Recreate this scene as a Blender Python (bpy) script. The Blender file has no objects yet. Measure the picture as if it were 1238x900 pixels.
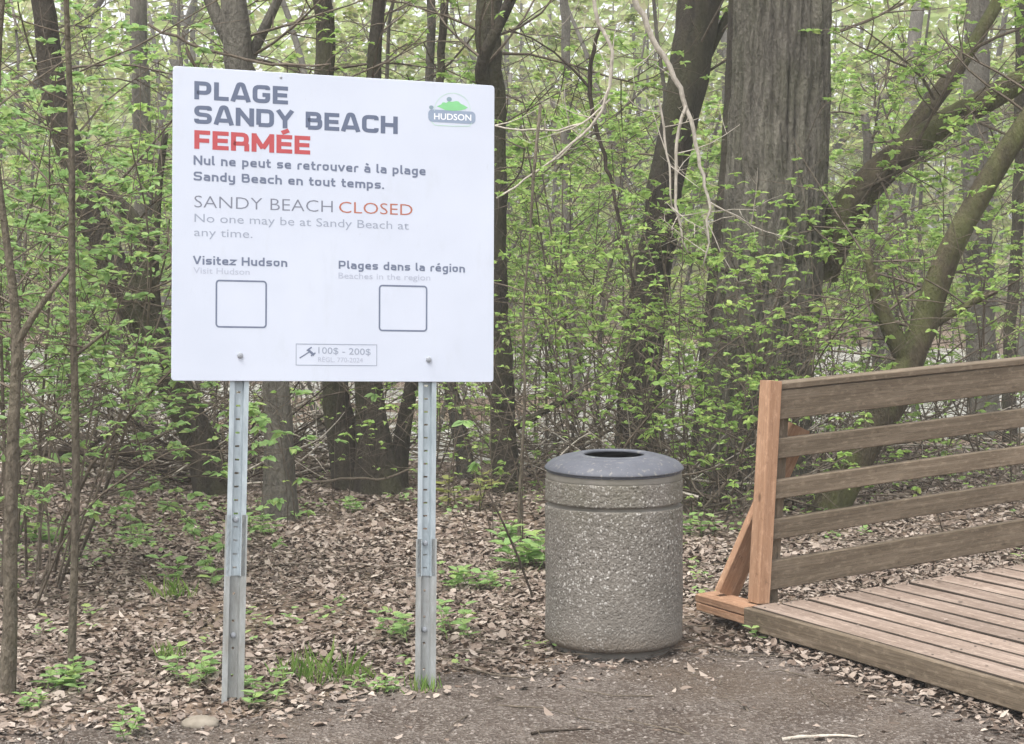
import bpy, math, random
import numpy as np
from mathutils import Vector
random.seed(7); rng = np.random.default_rng(7)
S = bpy.context.scene; COL = S.collection

# ---------------------------------------------------------------- camera
FPX, CX, CY, CAMH = 2000.0, 619.0, 450.0, 1.55
PITCH = math.atan(109/FPX)
cd = bpy.data.cameras.new('camera'); cam = bpy.data.objects.new('camera', cd); COL.objects.link(cam)
cam.location = (0, 0, CAMH); cam.rotation_euler = (math.pi/2-PITCH, 0, 0)
cd.sensor_width = 36; cd.lens = 36*FPX/1238; cd.clip_end = 2000; cd.clip_start = .05
S.camera = cam
# ---------------------------------------------------------------- sky, sun, exposure
SUN_EL, SUN_AZ = math.radians(68), math.radians(215)   # high, behind the camera to the left (azimuth from +Y, clockwise)
W = bpy.data.worlds.new('World'); S.world = W; W.use_nodes = True
wn = W.node_tree.nodes; wl = W.node_tree.links
sk = wn.new('ShaderNodeTexSky'); sk.sky_type = 'NISHITA'; sk.sun_disc = False
sk.sun_elevation = SUN_EL; sk.sun_rotation = SUN_AZ; sk.dust_density = 4; sk.air_density = 1.0
hs = wn.new('ShaderNodeHueSaturation'); hs.inputs['Saturation'].default_value = .16
wl.new(sk.outputs[0], hs.inputs['Color']); wl.new(hs.outputs[0], wn['Background'].inputs[0])
wn['Background'].inputs[1].default_value = .15
sd = bpy.data.lights.new('sun', 'SUN'); sd.energy = 1.2; sd.angle = math.radians(25); sd.color = (1, .97, .93)
so = bpy.data.objects.new('sun', sd); COL.objects.link(so)
dv = Vector((math.sin(SUN_AZ)*math.cos(SUN_EL), math.cos(SUN_AZ)*math.cos(SUN_EL), math.sin(SUN_EL)))
so.rotation_euler = dv.to_track_quat('Z', 'Y').to_euler()
vs = S.view_settings; vs.view_transform = 'Standard'; vs.look = 'None'; vs.exposure = 1.36; vs.gamma = 1

# ---------------------------------------------------------------- pixel -> place
_F = np.array([0, math.cos(PITCH), -math.sin(PITCH)]); _U = np.array([0, math.sin(PITCH), math.cos(PITCH)]); _R = np.array([1., 0, 0])
_C = np.array([0, 0, CAMH])
def ray(px, py): return _F+_R*(px-CX)/FPX+_U*(CY-py)/FPX
def gr(px, py, z=0.0): r = ray(px, py); return _C+r*(z-CAMH)/r[2]
def at(px, py, Y): r = ray(px, py); return _C+r*Y/r[1]

# ---------------------------------------------------------------- noise
def _h(i, j, k):
    n = (i*73856093 ^ j*19349663 ^ k*83492791) & 0x7fffffff
    n = (n*1103515245+12345) & 0x7fffffff; n = (n ^ (n >> 13))*60493 & 0x7fffffff
    return (n & 0xffff)/65535.
def vn(x, y, z=0.0):
    x, y, z = np.broadcast_arrays(np.asarray(x, float), np.asarray(y, float), np.asarray(z, float))
    i, j, k = np.floor(x).astype(np.int64), np.floor(y).astype(np.int64), np.floor(z).astype(np.int64)
    a, b, c = x-i, y-j, z-k
    a, b, c = a*a*(3-2*a), b*b*(3-2*b), c*c*(3-2*c)
    r = 0
    for di in (0, 1):
        for dj in (0, 1):
            for dk in (0, 1):
                r = r+(a if di else 1-a)*(b if dj else 1-b)*(c if dk else 1-c)*_h(i+di, j+dj, k+dk)
    return r
def fbm(x, y, z=0.0, o=4):
    r = 0; s = 1; t = 0
    for q in range(o): r = r+s*vn(np.asarray(x)*2**q+q*17.3, np.asarray(y)*2**q+q*5.1, np.asarray(z)*2**q); t += s; s *= .5
    return r/t

# ---------------------------------------------------------------- objects
def tag(o, label=None, cat=None, group=None, kind=None):
    if label: o['label'] = label
    if cat: o['category'] = cat
    if group: o['group'] = group
    if kind: o['kind'] = kind
    return o
def empty(name, loc=(0, 0, 0), rz=0.0):
    o = bpy.data.objects.new(name, None); COL.objects.link(o); o.location = loc; o.rotation_euler = (0, 0, rz); o.empty_display_size = .2
    return o
def link(name, me, parent=None):
    o = bpy.data.objects.new(name, me); COL.objects.link(o)
    if parent is not None: o.parent = parent
    if parent is not None and name in ('branches', 'crown', 'foliage', 'stems', 'twigs', 'sticks', 'pale_sticks', 'blades', 'leaves'): o['kind'] = 'stuff'   # too fine to pick apart
    return o
def copy_tree(o, parent=None):
    c = o.copy(); COL.objects.link(c)
    if parent is not None: c.parent = parent
    for ch in o.children: copy_tree(ch, c)
    return c
class MB:
    """collects verts / quads / tris into one mesh"""
    def __init__(s): s.v = []; s.q = []; s.t = []; s.n = 0
    def add(s, v, q=None, t=None):
        v = np.asarray(v, float).reshape(-1, 3)
        if q is not None and len(q): s.q.append(np.asarray(q, np.int64)+s.n)
        if t is not None and len(t): s.t.append(np.asarray(t, np.int64)+s.n)
        s.v.append(v); s.n += len(v)
    def mesh(s, name, mat, smooth=False):
        me = bpy.data.meshes.new(name)
        v = np.concatenate(s.v) if s.v else np.zeros((0, 3))
        q = np.concatenate(s.q) if s.q else np.zeros((0, 4), np.int64); t = np.concatenate(s.t) if s.t else np.zeros((0, 3), np.int64)
        me.vertices.add(len(v)); me.vertices.foreach_set('co', v.astype(np.float32).ravel())
        nl = len(q)*4+len(t)*3; me.loops.add(nl)
        me.loops.foreach_set('vertex_index', np.concatenate([q.ravel(), t.ravel()]).astype(np.int32))
        me.polygons.add(len(q)+len(t))
        me.polygons.foreach_set('loop_start', np.concatenate([np.arange(len(q))*4, len(q)*4+np.arange(len(t))*3]).astype(np.int32))
        me.update(calc_edges=True); me.validate()
        me.shade_smooth() if smooth else me.shade_flat()
        if mat: me.materials.append(mat)
        return me
    def obj(s, name, mat, parent=None, smooth=False): return link(name, s.mesh(name, mat, smooth), parent)
    def box(s, c, ax, ay, az, hx, hy, hz, jit=0.0):
        c = np.asarray(c, float); v = []
        for z in (-1, 1):
            for y in (-1, 1):
                for x in (-1, 1): v.append(c+np.asarray(ax)*hx*x+np.asarray(ay)*hy*y+np.asarray(az)*hz*z+(rng.normal(size=3)*jit if jit else 0))
        s.add(v, [(0, 2, 3, 1), (4, 5, 7, 6), (0, 1, 5, 4), (2, 6, 7, 3), (0, 4, 6, 2), (1, 3, 7, 5)])
    def tube(s, P, R, n=6, rough=0.0, cap=True, seed=0.0, lob=3.0):
        P = np.asarray(P, float); R = np.broadcast_to(np.asarray(R, float), (len(P),)); m = len(P)
        T = np.gradient(P, axis=0); T /= np.linalg.norm(T, axis=1)[:, None]+1e-9
        ref = np.array([0.31, .95, .05]) if abs(T[0][1]) < .8 else np.array([1., 0, .1])
        A = np.cross(T, ref); A /= np.linalg.norm(A, axis=1)[:, None]+1e-9; Bv = np.cross(T, A)
        th = np.arange(n)*2*math.pi/n; ct, st = np.cos(th), np.sin(th)
        rr = R[:, None]*np.ones(n)
        if rough:
            L = np.concatenate([[0], np.cumsum(np.linalg.norm(np.diff(P, axis=0), axis=1))])
            rr = rr*(1+rough*(fbm(ct[None]*lob+seed, st[None]*lob, L[:, None]*2.2, 3)-.5)*2)
        v = P[:, None]+A[:, None]*(rr*ct)[..., None]+Bv[:, None]*(rr*st)[..., None]
        i = np.arange(m-1)[:, None]*n; j = np.arange(n)[None]; k = (j+1) % n
        q = np.stack([i+j, i+k, i+n+k, i+n+j], -1).reshape(-1, 4)
        v = v.reshape(-1, 3); t = None
        if cap:
            v = np.vstack([v, P[-1]]); b = (m-1)*n; t = [(b+a, b+(a+1) % n, m*n) for a in range(n)]
        s.add(v, q, t)
def unit(v): v = np.asarray(v, float); return v/(np.linalg.norm(v, axis=-1, keepdims=True)+1e-9)
def leaves(mb, P, D, N, L, Wd, hexa=True, fold=.25, curl=.0):
    """P base, D direction, N rough normal; one folded blade each"""
    P = np.asarray(P); n = len(P)
    if not n: return
    D = unit(D); X = unit(np.cross(D, N)); Z = np.cross(X, D); L = np.asarray(L)[:, None]; Wd = np.asarray(Wd)[:, None]
    if hexa:
        c = curl*L if np.isscalar(curl) else np.asarray(curl)[:, None]*L
        V = np.stack([P, P+D*L*.3+X*Wd*.5+Z*Wd*fold, P+D*L*.68+X*Wd*.38+Z*(Wd*fold+c*.4), P+D*L+Z*c, P+D*L*.68-X*Wd*.38+Z*(Wd*fold+c*.4), P+D*L*.3-X*Wd*.5+Z*Wd*fold], 1)
        b = np.arange(n)[:, None]*6
        q = np.concatenate([b+np.array([0, 1, 2, 3]), b+np.array([0, 3, 4, 5])]); mb.add(V.reshape(-1, 3), q)
    else:
        V = np.stack([P, P+D*L*.45+X*Wd*.5+Z*Wd*fold, P+D*L, P+D*L*.45-X*Wd*.5+Z*Wd*fold], 1)
        b = np.arange(n)[:, None]*4
        mb.add(V.reshape(-1, 3), None, np.concatenate([b+np.array([0, 1, 2]), b+np.array([0, 2, 3])]))

# ---------------------------------------------------------------- materials
def lin(r, g, b):
    f = lambda c: (c/255/12.92) if c/255 <= .04045 else ((c/255+.055)/1.055)**2.4
    return (f(r), f(g), f(b), 1)
class M:
    def __init__(s, name, rough=.8, spec=.3):
        s.m = bpy.data.materials.new(name); s.m.use_nodes = True; s.n = s.m.node_tree.nodes; s.l = s.m.node_tree.links
        s.b = s.n['Principled BSDF']; s.b.inputs['Roughness'].default_value = rough; s.b.inputs['Specular IOR Level'].default_value = spec
        s.tc = s.n.new('ShaderNodeTexCoord')
    def new(s, t, **k):
        n = s.n.new(t)
        for a, b in k.items(): setattr(n, a, b)
        return n
    def map(s, scale, src='Object', rot=(0, 0, 0)):
        n = s.new('ShaderNodeMapping'); n.inputs['Scale'].default_value = scale; n.inputs['Rotation'].default_value = rot
        s.l.new(s.tc.outputs[src], n.inputs[0]); return n.outputs[0]
    def noise(s, vec, scale, detail=4, rough=.55, dist=0.0):
        n = s.new('ShaderNodeTexNoise'); n.inputs['Scale'].default_value = scale; n.inputs['Detail'].default_value = detail
        n.inputs['Roughness'].default_value = rough; n.inputs['Distortion'].default_value = dist
        if vec is not None: s.l.new(vec, n.inputs['Vector'])
        return n.outputs['Fac']
    def vor(s, vec, scale, feature='F1', out='Distance'):
        n = s.new('ShaderNodeTexVoronoi'); n.feature = feature; n.inputs['Scale'].default_value = scale
        if vec is not None: s.l.new(vec, n.inputs['Vector'])
        return n.outputs[out]
    def ramp(s, fac, stops, interp='LINEAR'):
        n = s.new('ShaderNodeValToRGB'); n.color_ramp.interpolation = interp; e = n.color_ramp.elements
        while len(e) < len(stops): e.new(.5)
        for a, (p, c) in zip(e, stops): a.position = p; a.color = c if len(c) == 4 else (*c, 1)
        s.l.new(fac, n.inputs[0]); return n.outputs[0]
    def mix(s, fac, a, b, mode='MIX'):
        n = s.new('ShaderNodeMix'); n.data_type = 'RGBA'; n.blend_type = mode
        for i, x in ((0, fac), (6, a), (7, b)):
            if isinstance(x, (int, float, tuple)): n.inputs[i].default_value = x
            else: s.l.new(x, n.inputs[i])
        return n.outputs[2]
    def color(s, c):
        if isinstance(c, tuple): s.b.inputs['Base Color'].default_value = c
        else: s.l.new(c, s.b.inputs['Base Color'])
    def bump(s, h, strength=.5, dist=.01):
        n = s.new('ShaderNodeBump'); n.inputs['Strength'].default_value = strength; n.inputs['Distance'].default_value = dist
        s.l.new(h, n.inputs['Height']); s.l.new(n.outputs[0], s.b.inputs['Normal'])
g = lambda v: (v, v, v, 1)
def bark(name, c0, c1, moss=0.0, sx=9, sz=1.6, bump=.8):
    m = M(name, .9, .15)
    a = m.noise(m.map((sx, sx, sz)), 1.6, 6, .65, .4); d = m.noise(m.map((2, 2, 1)), 1.1, 3)
    f = m.noise(m.map((1, 1, .5)), 60, 3)
    c = m.ramp(a, [(.32, c0), (.5, tuple((x+y)/2 for x, y in zip(c0, c1))), (.68, c1)])
    c = m.mix(m.ramp(d, [(.4, g(0)), (.7, g(.45))]), c, tuple(x*.6 for x in c0[:3])+(1,))
    c = m.mix(m.ramp(f, [(.45, g(0)), (.75, g(.35))]), c, tuple(min(1, x*1.5) for x in c1[:3])+(1,))
    if moss: c = m.mix(m.ramp(m.noise(m.map((3, 3, 1.4)), 1.3, 4), [(.45, g(0)), (.62, g(moss))]), c, lin(86, 92, 52))
    m.color(c); ad = m.new('ShaderNodeMath'); ad.operation = 'ADD'; m.l.new(a, ad.inputs[0]); m.l.new(f, ad.inputs[1]); m.bump(ad.outputs[0], bump, .025); return m.m
def leafmat(name, cols, trans=.5, rough=.5):
    m = M(name, rough, .3); ge = m.new('ShaderNodeNewGeometry')
    c = m.ramp(ge.outputs['Random Per Island'], [(i/(len(cols)-1), c) for i, c in enumerate(cols)])
    m.color(c)
    if trans:
        tr = m.new('ShaderNodeBsdfTranslucent'); m.l.new(c, tr.inputs[0]); mx = m.new('ShaderNodeMixShader'); mx.inputs[0].default_value = trans
        m.l.new(m.b.outputs[0], mx.inputs[1]); m.l.new(tr.outputs[0], mx.inputs[2]); m.l.new(mx.outputs[0], m.n['Material Output'].inputs[0])
    return m.m
BARK_MAIN = bark('bark_main', lin(78, 75, 68), lin(120, 115, 105), .15, 16, 2.4, 1.0)
BARK_DARK = bark('bark_dark', lin(46, 43, 38), lin(74, 68, 59), .2, 10, 2)
BARK_MOSS = bark('bark_moss', lin(56, 51, 40), lin(88, 80, 64), .6, 8, 2)
BARK_GREY = bark('bark_grey', lin(74, 71, 65), lin(110, 106, 97), 0, 9, 2)
BARK_SAP = bark('bark_sapling', lin(76, 70, 60), lin(118, 109, 96), .15, 24, 7, .8)
TWIG = bark('twig_bark', lin(70, 63, 54), lin(112, 102, 90), 0, 14, 6, .2)
TWIG_PALE = bark('dead_twig', lin(146, 138, 126), lin(192, 184, 172), 0, 14, 6, .3)
TWIG_DARK = bark('dark_twig', lin(46, 40, 34), lin(72, 64, 56), 0, 14, 6, .2)
LEAF = leafmat('spring_leaf', [lin(134, 164, 88), lin(158, 188, 104), lin(146, 180, 98), lin(178, 196, 112), lin(140, 172, 100)])
LEAF_NEAR = leafmat('near_leaf', [lin(130, 162, 100), lin(150, 182, 114), lin(140, 174, 108), lin(170, 190, 116), lin(134, 166, 108)])
LEAF_FAR = leafmat('far_leaf', [lin(138, 158, 88), lin(158, 178, 104), lin(172, 186, 116), lin(148, 150, 100), lin(164, 158, 118)], .4)
LEAF_YEL = leafmat('yellow_leaf', [lin(146, 156, 92), lin(164, 170, 104), lin(150, 148, 90)])
LITTER = leafmat('dead_leaf', [lin(78, 65, 56), lin(116, 101, 89), lin(146, 133, 121), lin(98, 83, 72), lin(170, 158, 146), lin(84, 69, 59), lin(124, 109, 97), lin(158, 145, 134), lin(66, 55, 47)], 0, .7)
GRASS = leafmat('grass_blade', [lin(110, 146, 70), lin(134, 162, 84), lin(150, 168, 100)])

# ---------------------------------------------------------------- terrain
def hgt(x, y):
    x = np.asarray(x, float); y = np.asarray(y, float)
    shore = 14.2+1.6*(fbm(x*.25, 3.3, 0, 2)-.5)*2+np.where(x > 1.2, np.clip((x-1.2)*.6, 0, 3), 0)
    far = 44+6*(fbm(x*.06, 9.1, 0, 2)-.5)*2
    bed = np.clip((y-shore)/1.2, 0, 1)*np.clip((far-y)/3, 0, 1)
    isl = np.clip((fbm(x*.35+3, y*.35, 1.7, 3)-.56)*6, 0, 1)
    bed = bed*(1-.75*isl)
    rise = np.clip((y-far)/60, 0, 3)*2.2
    am = np.clip((np.hypot(x-1, y-5.2)-2.2)/4, .15, 1)
    z = (fbm(x*.8, y*.8, 0, 4)-.5)*.12*am+(fbm(x*5, y*5, 2., 2)-.5)*.02
    z = z+.03*np.clip((y-7)/5, 0, 1)
    return z-.33*bed+rise
NA, NR = 300, 300
a = np.linspace(-math.pi, math.pi, NA+1)[:-1]; aa = np.sign(a)*np.abs(a/math.pi)**2.2*math.pi
rr = 1.5*(400/1.5)**(np.linspace(0, 1, NR))
X = np.sin(aa)[:, None]*rr; Y = np.cos(aa)[:, None]*rr
V = np.stack([X, Y, hgt(X, Y)], -1).reshape(-1, 3)
i = np.arange(NA)[:, None]; j = np.arange(NR-1)[None]; k = (i+1) % NA
q = np.stack([i*NR+j, i*NR+j+1, k*NR+j+1, k*NR+j], -1).reshape(-1, 4)
mb = MB(); cen = len(V); V = np.vstack([V, [0, 0, float(hgt(0, 0))]])
mb.add(V, q, [(cen, int(x)*NR, ((int(x)+1) % NA)*NR) for x in range(NA)])
m = M('forest_soil', .95, .1)
n1 = m.noise(m.map((1, 1, 1)), 3, 8, .7); n2 = m.noise(m.map((1, 1, 1)), 40, 4, .7)
c = m.ramp(n1, [(.3, lin(78, 66, 56)), (.5, lin(104, 89, 77)), (.7, lin(126, 110, 96))])
c = m.mix(m.ramp(n2, [(.4, g(0)), (.7, g(.6))]), c, lin(140, 124, 108))
c = m.mix(m.ramp(m.noise(m.map((1, 1, 1)), 1.1, 4), [(.55, g(0)), (.72, g(.35))]), c, lin(98, 100, 66))
m.color(c); m.bump(n2, .8, .02)
tag(mb.obj('ground', m.m, smooth=True), kind='structure')
# water of the flooded wood
mw = M('pond_water', .16, .5); mw.color(mw.ramp(mw.noise(mw.map((1, 3, 1)), 1.2, 5), [(.36, lin(112, 109, 102)), (.6, lin(194, 192, 188))])); mw.bump(mw.noise(mw.map((1, 2.5, 1)), 4, 4), .8, .05)  # pale patches put sky glints into the water colour
mb = MB(); mb.add([(-60, 12.2, -.17), (60, 12.2, -.17), (60, 60, -.17), (-60, 60, -.17)], [(0, 1, 2, 3)])
tag(mb.obj('pond_water', mw.m), kind='structure')

# gravel path: a sheet over the ground with a ragged edge
def path_edge(x):     # y of the far edge of the path
    xs = np.array([-3, -1.6, -.9, -.45, 0, .45, .95, 1.6, 3.]); ys = np.array([5.2, 5.75, 6.0, 6.3, 6.6, 6.8, 7.0, 7.3, 7.9])
    return np.interp(x, xs, ys)+.22*(fbm(np.asarray(x)*3.1, 7.7, 0, 3)-.5)*2
U_, V_ = 300, 140
px = np.linspace(-4.5, 5, U_); ty = np.linspace(0, 1, V_)
GX = np.repeat(px[:, None], V_, 1); E = path_edge(px)[:, None]; GY = -3+(E+3)*ty[None]**.5
edge = np.clip((E-GY)/.35, 0, 1)
GZ = hgt(GX, GY)+.004+.004*fbm(GX*14, GY*14, 0, 3)*edge-.012*(1-edge)+.006
mb = MB(); i = np.arange(U_-1)[:, None]; j = np.arange(V_-1)[None]
mb.add(np.stack([GX, GY, GZ], -1).reshape(-1, 3), np.stack([i*V_+j, (i+1)*V_+j, (i+1)*V_+j+1, i*V_+j+1], -1).reshape(-1, 4))
m = M('path_gravel', .95, .15)
n1 = m.noise(m.map((1, 1, 1)), 2.2, 6, .65); v1 = m.vor(m.map((1, 1, 1)), 85, out='Color'); sp = m.new('ShaderNodeSeparateColor'); m.l.new(v1, sp.inputs[0])
c = m.ramp(n1, [(.35, lin(72, 62, 55)), (.5, lin(88, 79, 72)), (.66, lin(104, 95, 88))])
c = m.mix(m.ramp(sp.outputs[0], [(.6, g(0)), (.95, g(.75))]), c, lin(134, 126, 118))
c = m.mix(m.ramp(sp.outputs[1], [(.75, g(0)), (.95, g(.7))]), c, lin(72, 62, 55))
c = m.mix(m.ramp(m.noise(m.map((1, 1, 1)), .9, 3), [(.5, g(0)), (.62, g(.5))]), c, lin(92, 80, 68))
m.color(c); m.bump(m.vor(m.map((1, 1, 1)), 85), 1.0, .014)
tag(mb.obj('path', m.m, smooth=True), kind='structure')

# ---------------------------------------------------------------- sign
# stroke lettering (wide technical face); glyph = (width, [polylines]); cap height 1, centre lines inset by half a stroke
def gl(bold, r=.17):
    t = .225 if bold else .13; a_, b_ = t/2, 1-t/2; x_ = .74-t/2; m_ = .5
    w = lambda v: v
    G = {}
    def put(ch, wd, *pl): G[ch] = (wd, pl)
    R_ = .82-a_
    put('P', .8, [(a_, 0), (a_, b_), (.78-a_, b_, 1), (.78-a_, .38, 1), (a_, .38)])
    put('L', .68, [(a_, 1), (a_, a_), (.68, a_)])
    put('A', .9, [(.08, 0), (.36, .97, 1), (.54, .97, 1), (.82, 0)], [(.2, .24), (.7, .24)])
    put('G', .84, [(R_, .74), (R_, b_, 1), (a_, b_, 1), (a_, a_, 1), (R_, a_, 1), (R_, .46), (.46, .46)])
    put('C', .82, [(R_, .72), (R_, b_, 1), (a_, b_, 1), (a_, a_, 1), (R_, a_, 1), (R_, .28)])
    put('E', .72, [(.72, b_), (a_, b_), (a_, a_), (.72, a_)], [(a_, m_), (.68, m_)])
    put('É', .72, [(.72, b_), (a_, b_), (a_, a_), (.72, a_)], [(a_, m_), (.68, m_)], [(.24, 1.1), (.56, 1.26)])
    put('F', .7, [(a_, 0), (a_, b_), (.7, b_)], [(a_, .46), (.66, .46)])
    put('S', .82, [(R_, .74), (R_, b_, 1), (a_, b_, 1), (a_, .52, 1), (R_, .48, 1), (R_, a_, 1), (a_, a_, 1), (a_, .27)])
    put('N', .86, [(a_, 0), (a_, 1)], [(a_, .93), (.86-a_, .07)], [(.86-a_, 0), (.86-a_, 1)])
    put('D', .84, [(a_, a_), (a_, b_), (.84-a_, b_, 1), (.84-a_, a_, 1), (a_, a_)])
    put('Y', .84, [(.08, 1), (.42, .46)], [(.76, 1), (.42, .46)], [(.42, .5), (.42, 0)])
    put('B', .8, [(a_, a_), (a_, b_), (.75-a_, b_, 1), (.75-a_, .53, 1), (a_, .53)], [(.5, .53), (.8-a_, .53, 1), (.8-a_, a_, 1), (a_, a_)])
    put('H', .84, [(a_, 0), (a_, 1)], [(.84-a_, 0), (.84-a_, 1)], [(a_, m_), (.84-a_, m_)])
    put('R', .82, [(a_, 0), (a_, b_), (.8-a_, b_, 1), (.8-a_, .4, 1), (a_, .4)], [(.5, .4), (.82-a_, .4, 1), (.82-a_, 0)])
    put('M', 1.02, [(a_, 0), (a_, 1)], [(a_, .93), (.51, .2)], [(1.02-a_, .93), (.51, .2)], [(1.02-a_, 0), (1.02-a_, 1)])
    put('V', .84, [(.08, 1), (.42, .06)], [(.76, 1), (.42, .06)])
    h = .72; hb = h-t/2; X = .66-t/2
    put('u', .66, [(a_, h), (a_, a_, 1), (X, a_, 1)], [(X, h), (X, 0)])
    put('l', .3, [(a_, 1.02), (a_, a_, 1), (.3, a_)])
    put('n', .66, [(a_, 0), (a_, h)], [(a_, hb), (X, hb, 1), (X, 0)])
    put('h', .66, [(a_, 0), (a_, 1.02)], [(a_, hb), (X, hb, 1), (X, 0)])
    put('m', 1.02, [(a_, 0), (a_, h)], [(a_, hb), (.51, hb, 1), (.51, 0)], [(.51, hb), (1.02-a_, hb, 1), (1.02-a_, 0)])
    put('e', .68, [(a_, .36), (X, .36), (X, hb, 1), (a_, hb, 1), (a_, a_, 1), (.64, a_)])
    put('é', .68, [(a_, .36), (X, .36), (X, hb, 1), (a_, hb, 1), (a_, a_, 1), (.64, a_)], [(.24, .86), (.5, 1.0)])
    put('p', .68, [(a_, -.26), (a_, h)], [(a_, hb), (X, hb, 1), (X, a_, 1), (a_, a_)])
    put('b', .68, [(a_, 0), (a_, 1.02)], [(a_, hb), (X, hb, 1), (X, a_, 1), (a_, a_)])
    put('d', .68, [(X, 0), (X, 1.02)], [(X, hb), (a_, hb, 1), (a_, a_, 1), (X, a_)])
    put('g', .68, [(X, h), (X, -.2, 1), (.1, -.2)], [(X, hb), (a_, hb, 1), (a_, a_, 1), (X, a_)])
    put('a', .66, [(.08, hb), (X, hb, 1), (X, 0)], [(X, .4), (a_, .4, 1), (a_, a_, 1), (X, a_)])
    put('à', .66, [(.08, hb), (X, hb, 1), (X, 0)], [(X, .4), (a_, .4, 1), (a_, a_, 1), (X, a_)], [(.18, 1.0), (.44, .86)])
    put('t', .46, [(a_+.06, .94), (a_+.06, a_, 1), (.46, a_)], [(0, hb), (.44, hb)])
    put('s', .64, [(.6, hb), (a_, hb, 1), (a_, .36, 1), (.64-t/2, .36, 1), (.64-t/2, a_, 1), (.04, a_)])
    put('r', .46, [(a_, 0), (a_, hb, 1), (.46, hb)])
    put('o', .68, [(.34, hb), (X, hb, 1), (X, a_, 1), (a_, a_, 1), (a_, hb, 1), (.34, hb)])
    put('v', .68, [(.06, h), (.34, .04)], [(.62, h), (.34, .04)])
    put('i', .22, [(a_, 0), (a_, h)], [(a_, .86), (a_, 1.02)])
    put('z', .62, [(.02, hb), (.6, hb), (.04, a_), (.62, a_)])
    put('c', .62, [(.6, hb), (a_, hb, 1), (a_, a_, 1), (.6, a_)])
    put('y', .68, [(a_, h), (a_, a_, 1), (X, a_, 1)], [(X, h), (X, -.2, 1), (.1, -.2)])
    put('.', .2, [(a_, 0), (a_, .18)])
    return G, t
def rounded(pl, r):
    P = [np.array(p[:2], float) for p in pl]; out = [P[0]]
    for k in range(1, len(P)-1):
        if len(pl[k]) > 2:
            a1 = P[k-1]-P[k]; a2 = P[k+1]-P[k]; l1, l2 = np.linalg.norm(a1), np.linalg.norm(a2)
            rr_ = min(r, l1*.49, l2*.49); s_, e_ = P[k]+a1/l1*rr_, P[k]+a2/l2*rr_
            for u in np.linspace(0, 1, 5): out.append((1-u)**2*s_+2*u*(1-u)*P[k]+u*u*e_)
        else: out.append(P[k])
    out.append(P[-1]); return np.array(out)
def stroke(mb, pts, t, tf, z):
    """thick mitred line; tf maps 2D glyph units to local metres"""
    d = np.diff(pts, axis=0); d /= np.linalg.norm(d, axis=1)[:, None]+1e-9
    nn = np.stack([-d[:, 1], d[:, 0]], 1); k = len(pts); off = np.zeros((k, 2))
    for i_ in range(k):
        if i_ == 0: off[i_] = nn[0]
        elif i_ == k-1: off[i_] = nn[-1]
        else:
            mm = nn[i_-1]+nn[i_]; mm /= np.linalg.norm(mm)+1e-9; off[i_] = mm/max(.45, float(mm@nn[i_]))
    Lp = pts+off*t/2; Rp = pts-off*t/2
    v = [(*tf(*p), z) for p in Lp]+[(*tf(*p), z) for p in Rp]
    mb.add([(a1, c1, b1) for a1, b1, c1 in v], [(i_, k+i_, k+i_+1, i_+1) for i_ in range(k-1)])
# sign frame: local x = right, local -y = towards the reader, local z = up
SIGN_C = np.array([-.6507, 6.1991, 1.7482]); SA, SB, SC_, SW, SH = .31174, -.06013, .02278, 1.22, 1.1415
from mathutils import Matrix
SM = (Matrix.Rotation(SA, 3, 'Z') @ Matrix.Rotation(SB, 3, 'X') @ Matrix.Rotation(SC_, 3, 'Y'))
SMn = np.array(SM)
def uv(px_, py_):
    r = ray(px_, py_); n_ = SMn[:, 1]; s_ = ((SIGN_C-_C)@n_)/(r@n_); p = _C+r*s_-SIGN_C
    return float(p@SMn[:, 0]), float(p@SMn[:, 2])
sign = empty('information_sign', tuple(gr(398, 832)))
tag(sign, 'large square white beach closed sign on two galvanized steel posts', 'sign')
face = empty('sign_panel', SIGN_C-np.array(sign.location)); face.parent = sign; face.rotation_euler = SM.to_euler()
bpy.data.objects.remove(face)
mb = MB()   # rounded-corner board with a small thickness
def rrect(x0, z0, x1, z1, r, n=5):
    p = []
    for cx_, cz_, a0 in ((x1-r, z1-r, 0), (x0+r, z1-r, 90), (x0+r, z0+r, 180), (x1-r, z0+r, 270)):
        for u in np.linspace(0, 90, n): p.append((cx_+r*math.cos(math.radians(a0+u)), cz_+r*math.sin(math.radians(a0+u))))
    return np.array(p)
o2 = rrect(-SW/2, -SH/2, SW/2, SH/2, .012); o1 = rrect(-SW/2+.0015, -SH/2+.0015, SW/2-.0015, SH/2-.0015, .011)
k = len(o2)
rings = [(o1, -.003), (o2, -.0015), (o2, .0015), (o1, .003)]
v = [(x, y, z) for o_, y in rings for x, z in o_]; v += [(0, -.003, 0), (0, .003, 0)]
qs = [(s_*k+i_, s_*k+(i_+1) % k, (s_+1)*k+(i_+1) % k, (s_+1)*k+i_) for s_ in range(3) for i_ in range(k)]
ts = [(4*k, (i_+1) % k, i_) for i_ in range(k)]+[(4*k+1, 3*k+i_, 3*k+(i_+1) % k) for i_ in range(k)]
mb.add(v, qs, ts)
m = M('sign_white', .38, .5)
c = m.ramp(m.noise(m.map((1, 1, 1)), 2.5, 4), [(.3, (.51, .55, .64, 1)), (.7, (.55, .59, .68, 1))])
c = m.mix(m.ramp(m.noise(m.map((3, 1, 1)), 3, 7, .75), [(.55, g(0)), (.8, g(.35))]), c, (.42, .45, .48, 1))
c = m.mix(m.ramp(m.noise(m.map((22, 1, 6)), 3, 4), [(.68, g(0)), (.76, g(.3))]), c, (.36, .38, .4, 1))
m.color(c)
panel = mb.obj('sign_panel', m.m, sign); panel.location = SIGN_C-np.array(sign.location); panel.rotation_mode = 'QUATERNION'; panel.rotation_quaternion = SM.to_quaternion()
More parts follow.
